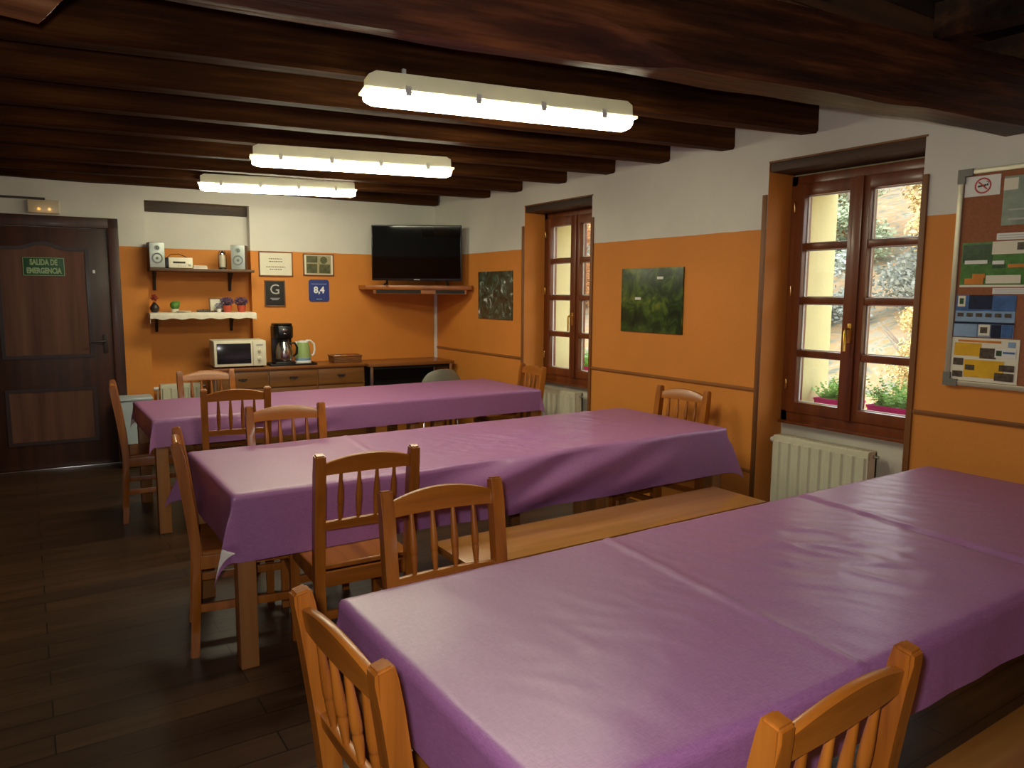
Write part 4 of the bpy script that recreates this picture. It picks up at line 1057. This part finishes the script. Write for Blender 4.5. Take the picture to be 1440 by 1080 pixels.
for i, (x, mm, lb) in enumerate(((-.07, M['paper'], 'cream sugar packet in the wicker basket'), (.0, M['lorange'], 'orange packet in the wicker basket'), (.075, M['pot'], 'reddish packet in the wicker basket'))):
    m = MB(); m.box((-.03, -.05, 0), (.03, .05, .06), mm, .008); o = m.build('packet'); o.location = BW(-1.085 + x, .22, ZS + .008); o.rotation_euler = (0, 0, -SK + R(8 * i - 6)); tag(o, lb, 'packet', 'packets in the wicker basket')

# framed notices
def framed(name, label, cat, t0, t1, z0, z1, fm, base, fill, fw=.012):
    tm, zm = (t0 + t1) / 2, (z0 + z1) / 2; r = bthing(name, label, cat, tm, .001, zm); w_, h_ = (t1 - t0) / 2, (z1 - z0) / 2
    m = MB()
    for lo, hi in (((-w_, -h_), (w_, -h_ + fw)), ((-w_, h_ - fw), (w_, h_)), ((-w_, -h_), (-w_ + fw, h_)), ((w_ - fw, -h_), (w_, h_))): m.box((lo[0], -.014, lo[1]), (hi[0], -.0005, hi[1]), fm, .002)
    m.build('frame', r)
    m = MB(); m.box((-w_ + fw * .6, -.008, -h_ + fw * .6), (w_ - fw * .6, -.001, h_ - fw * .6), base); fill(m, w_ - fw, h_ - fw); m.build('sheet', r, smooth=False)
    return r
def notice_fill(m, w_, h_):
    rnd = random.Random(3)
    for z, hw in ((.46, .42), (.22, .42), (-.26, .62), (-.48, .40)):
        x = -hw * w_
        while x < hw * w_:
            l_ = rnd.uniform(.008, .022); m.box((x, -.0086, z * h_ - .0035), (min(x + l_, hw * w_), -.0079, z * h_ + .0035), M['ink']); x += l_ + .005
framed('framed_notice', 'framed cream notice with four printed lines on the orange wall', 'notice', -1.842, -1.520, 1.674, 1.912, M['trimw'], M['paper'], notice_fill)
def photos_fill(m, w_, h_):
    m.box((-w_ * .88, -.0085, -h_ * .92), (w_ * .88, -.0079, h_ * .92), plain('pale_mount', (160, 152, 116), .6))
    for a, b0, c_, d_ in ((-.84, .22, -.08, .88), (-.84, -.86, -.1, .08), (.04, -.86, .8, .06)): m.box((a * w_, -.0092, b0 * h_), (c_ * w_, -.0084, d_ * h_), M['maps'])
    m.lathe([(0, 0), (.036, 0), (.036, .0008), (0, .0008)], M['maps'], 20, Matrix.Translation((w_ * .36, -.0084, h_ * .48)) @ Matrix.Rotation(PI / 2, 4, 'X'))
framed('framed_photos', 'framed display of four dark green photos on the orange wall', 'picture frame', -1.420, -1.114, 1.688, 1.903, M['trimw'], M['paper'], photos_fill)
def g_fill(m, w_, h_):
    text_into(m, 'G', .135, M['lightink'], Matrix.Translation((0, -.0084, .035)) @ Matrix.Rotation(PI / 2, 4, 'X'), depth=.0006)
    for z, hw in ((-.40, .5), (-.52, .35)): m.box((-hw * w_, -.0086, z * h_ - .003), (hw * w_, -.0079, z * h_ + .003), M['lightink'])
framed('framed_plaque', 'black framed plaque with a silver letter G on the orange wall', 'plaque', -1.797, -1.600, 1.386, 1.637, M['trimw'], M['blackboard'], g_fill, .010)
bs = bthing('rating_sign', 'blue rounded sign reading 8,4 on the orange wall', 'sign', -1.269, .001, 1.542)
m = MB(); pts = []
for cx, cz, a0 in ((.076, -.083, -90), (.076, .083, 0), (-.076, .083, 90), (-.076, -.083, 180)):
    for i in range(7): a = R(a0 + 15 * i); pts.append((cx + .025 * math.cos(a), cz + .025 * math.sin(a)))
m.prism(pts, .0, .008, M['signblue'], MXZ); m.build('plate', bs)
m = MB(); text_into(m, '8,4', .088, M['white'], Matrix.Translation((0, -.0085, .004)) @ Matrix.Rotation(PI / 2, 4, 'X'), depth=.0006, bold=.003)
m.build('lettering', bs)
m = MB(); m.box((-.075, -.009, .062), (.075, -.0078, .068), M['pblue']); m.box((-.028, -.009, -.088), (.028, -.0078, -.080), M['pblue']); m.build('print_line', bs)

# emergency light and rod above the door
el = bthing('emergency_light', 'small emergency light box above the dark door', 'emergency light', -3.552, .001, 2.214)
m = MB(); m.box((-.115, -.02, -.055), (.115, 0, .055), M['cream'], .004); m.build('base', el)
m = MB(); m.box((-.112, -.06, -.052), (.112, -.019, .052), M['cover'], .008); m.build('cover', el)
for x in (-.035, .04):
    m = MB(); m.ball((x, -.042, -.02), .012, M['ember'], 2); m.build('bulb', el)
m = MB(); m.box((-4.35, -.02, 2.272), (-3.54, -.0, 2.290), M['iron'], .003); tag(m.build('cable_duct', None, world=MBACK), 'thin dark strip on the wall above the emergency light', 'cable duct')

# ------------------------------------------------------------------ outside
def planter(yc, L, z, label, hgt, n, seed):
    r = thing('planter', label, 'planter', (4.30, yc, z), 0, 'magenta planters on the window ledges')
    m = MB(); secs = []
    for zz, k_ in ((0, .82), (.105, .98), (.105, 1.04), (.12, 1.04), (.12, .94), (.09, .92)):
        secs.append([Vector((sx * .075 * k_, sy * L / 2 * (1 - (1 - k_) * .3), zz)) for sx, sy in ((-1, -1), (1, -1), (1, 1), (-1, 1))])
    m.sweep(secs, M['magenta']); m.build('trough', r)
    m = MB(); m.box((-.065, -L / 2 + .02, .085), (.065, L / 2 - .02, .1), M['soil']); m.build('soil', r)
    b = MB(); rnd = random.Random(seed)
    for i in range(n):
        base = Vector((rnd.uniform(-.05, .05), rnd.uniform(-L / 2 + .03, L / 2 - .03), .1)); lean = Vector((rnd.gauss(0, .5), rnd.gauss(0, .5), 1)).normalized(); H_ = hgt * rnd.uniform(.5, 1)
        for k_ in range(9):
            p = base + lean * H_ * (k_ + 1) / 9 + Vector((0, 0, -.03 * (k_ / 9) ** 2)); w_ = .035 * (1.1 - k_ / 9)
            for s in (-1, 1):
                a = Vector((rnd.gauss(0, 1), rnd.gauss(0, 1), .2)).normalized() * w_; q = a.orthogonal().normalized() * .006
                b.verts_faces([p - q, p + a * .5 - q * 1.2, p + a, p + q], [(0, 1, 2, 3)], M['fern'])
    b.build('foliage', r, smooth=False)
planter(2.76, .26, .753, 'short magenta planter with ferny green plants on the near window ledge', .2, 60, 1)
planter(2.30, .46, .753, 'long magenta planter full of ferny green plants on the near window ledge', .24, 130, 2)
planter(5.08, .60, .753, 'magenta planter with green plants on the far window ledge', .2, 110, 3)

h = MB(); vs = []; fs = []; nx, ny = 40, 50
def hz(x, y): 
    u = max(0, x - 9); return -4 + .42 * u + 1.2 * noise.noise(Vector((x * .08, y * .08, 3)))
for j in range(ny + 1):
    for i in range(nx + 1):
        x = 5 + 85 * i / nx; yy = -40 + 170 * j / ny; vs.append((x, yy, hz(x, yy)))
for j in range(ny):
    for i in range(nx): q = j * (nx + 1) + i; fs.append((q, q + 1, q + nx + 2, q + nx + 1))
h.verts_faces(vs, fs, M['hill']); struct(h, 'hill', 'wooded hillside outside the windows')
def make_tree(kind, seed, Ht, conif=False):
    r = thing('tree', None, 'tree'); rnd = random.Random(seed)
    m = MB(); m.tube([(0, 0, -.5), (.1, 0, Ht * .3), (.0, .1, Ht * .6), (.05, 0, Ht * .9)], [.13, .11, .08, .03], M['bark'], 7)
    for i in range(5):
        a = rnd.uniform(0, 6.28); z = Ht * rnd.uniform(.35, .7); m.tube([(0, 0, z), (math.cos(a) * .8, math.sin(a) * .8, z + .6), (math.cos(a) * 1.5, math.sin(a) * 1.5, z + 1.4)], [.08, .05, .02], M['bark'], 5)
    m.build('trunk', r)
    b = MB()
    blobs = []
    for i in range(30):
        z = rnd.uniform(.06, .98); w_ = (1 - z) * 1.0 if conif else math.sin((.12 + .88 * z) * PI) * .9 + .12
        a = rnd.uniform(0, 6.28); q = rnd.uniform(.2, 1) * w_ * Ht * .26
        blobs.append((Vector((math.cos(a) * q, math.sin(a) * q, z * Ht)), Ht * rnd.uniform(.07, .13)))
    for c_, r_ in blobs:
        for i in range(330):
            v_ = Vector((rnd.gauss(0, 1), rnd.gauss(0, 1), rnd.gauss(0, .8))).normalized() * r_ * rnd.uniform(.5, 1.05); p = c_ + v_
            d_ = Vector((rnd.gauss(0, 1), rnd.gauss(0, 1), rnd.gauss(0, .6))).normalized(); w_ = d_.orthogonal().normalized(); s = rnd.uniform(.045, .10)
            b.verts_faces([p - d_ * s, p + w_ * s * .6, p + d_ * s, p - w_ * s * .6], [(0, 1, 2, 3)], M[kind])
    b.build('crown', r, smooth=False); return r
kinds = [('autumn_yellow', 'yellow autumn tree on the hillside outside the windows', 5.5, False), ('autumn_orange', 'orange autumn tree on the hillside outside the windows', 5.0, False),
         ('autumn_green', 'pale green tree on the hillside outside the windows', 5.8, False), ('autumn_grey', 'greyish conifer on the hillside outside the windows', 6.5, True)]
protos = {}
rnd = random.Random(31)
spots = []
for row, (x, n) in enumerate(((14.5, 17), (20, 14), (26, 14), (33, 15), (42, 15))):
    for i in range(n):
        yy = x * (.25 + 1.45 * i / (n - 1)) + rnd.uniform(-1, 1); spots.append((x + rnd.uniform(-1.5, 1.5), yy + (row % 2) * x * .07))
for i, (x, yy) in enumerate(spots):
    kd = rnd.choices(kinds, (5, 5, 1, 1) if x > 16.5 else (5, 4, 1, 0))[0]
    if kd[0] not in protos: o = protos[kd[0]] = make_tree(kd[0], i + 5, kd[2], kd[3])
    else: o = copy_tree(protos[kd[0]])
    s = rnd.uniform(.75, 1.15) * (.55 if x < 16.5 else 1); o.location = (x, yy, hz(x, yy)); o.rotation_euler = (0, 0, rnd.uniform(0, 6.28)); o.scale = (s, s, s)
    tag(o, kd[1], 'tree', kd[1].replace(' tree ', ' trees ').replace('conifer', 'conifers'))

# ------------------------------------------------------------------ world, camera
wd = bpy.data.worlds.new('overcast_sky'); bpy.context.scene.world = wd; wd.use_nodes = True
bg = wd.node_tree.nodes['Background']; bg.inputs['Color'].default_value = (.93, .97, 1, 1); bg.inputs['Strength'].default_value = 5.2

fl = bpy.data.lights.new('camera_flash', 'POINT'); fl.energy = 82; fl.shadow_soft_size = .02; fl.color = (1, .97, .93)
fo = bpy.data.objects.new('camera_flash', fl); C.objects.link(fo); fo.location = (-.035, .02, 1.575)
F = 1042.2965
cam = bpy.data.cameras.new('camera'); co = bpy.data.objects.new('camera', cam); C.objects.link(co)
yaw, pit, rol = R(33.2786), R(6.9153), R(.3723)
fv = Vector((math.sin(yaw) * math.cos(pit), math.cos(yaw) * math.cos(pit), -math.sin(pit)))
r0 = Vector((math.cos(yaw), -math.sin(yaw), 0)); u0 = r0.cross(fv)
rv = math.cos(rol) * r0 + math.sin(rol) * u0; uv = rv.cross(fv)
co.matrix_world = Matrix(((rv.x, uv.x, -fv.x, 0), (rv.y, uv.y, -fv.y, 0), (rv.z, uv.z, -fv.z, 1.52), (0, 0, 0, 1)))
cam.sensor_width = 36; cam.sensor_fit = 'HORIZONTAL'; cam.lens = F / 1440 * 36; cam.clip_start = .05; cam.clip_end = 500
sc = bpy.context.scene; sc.camera = co
sc.view_settings.view_transform = 'Standard'; sc.view_settings.look = 'None'; sc.view_settings.exposure = 0; sc.view_settings.gamma = 1
try: sc.view_settings.use_curve_mapping = False
except Exception: pass
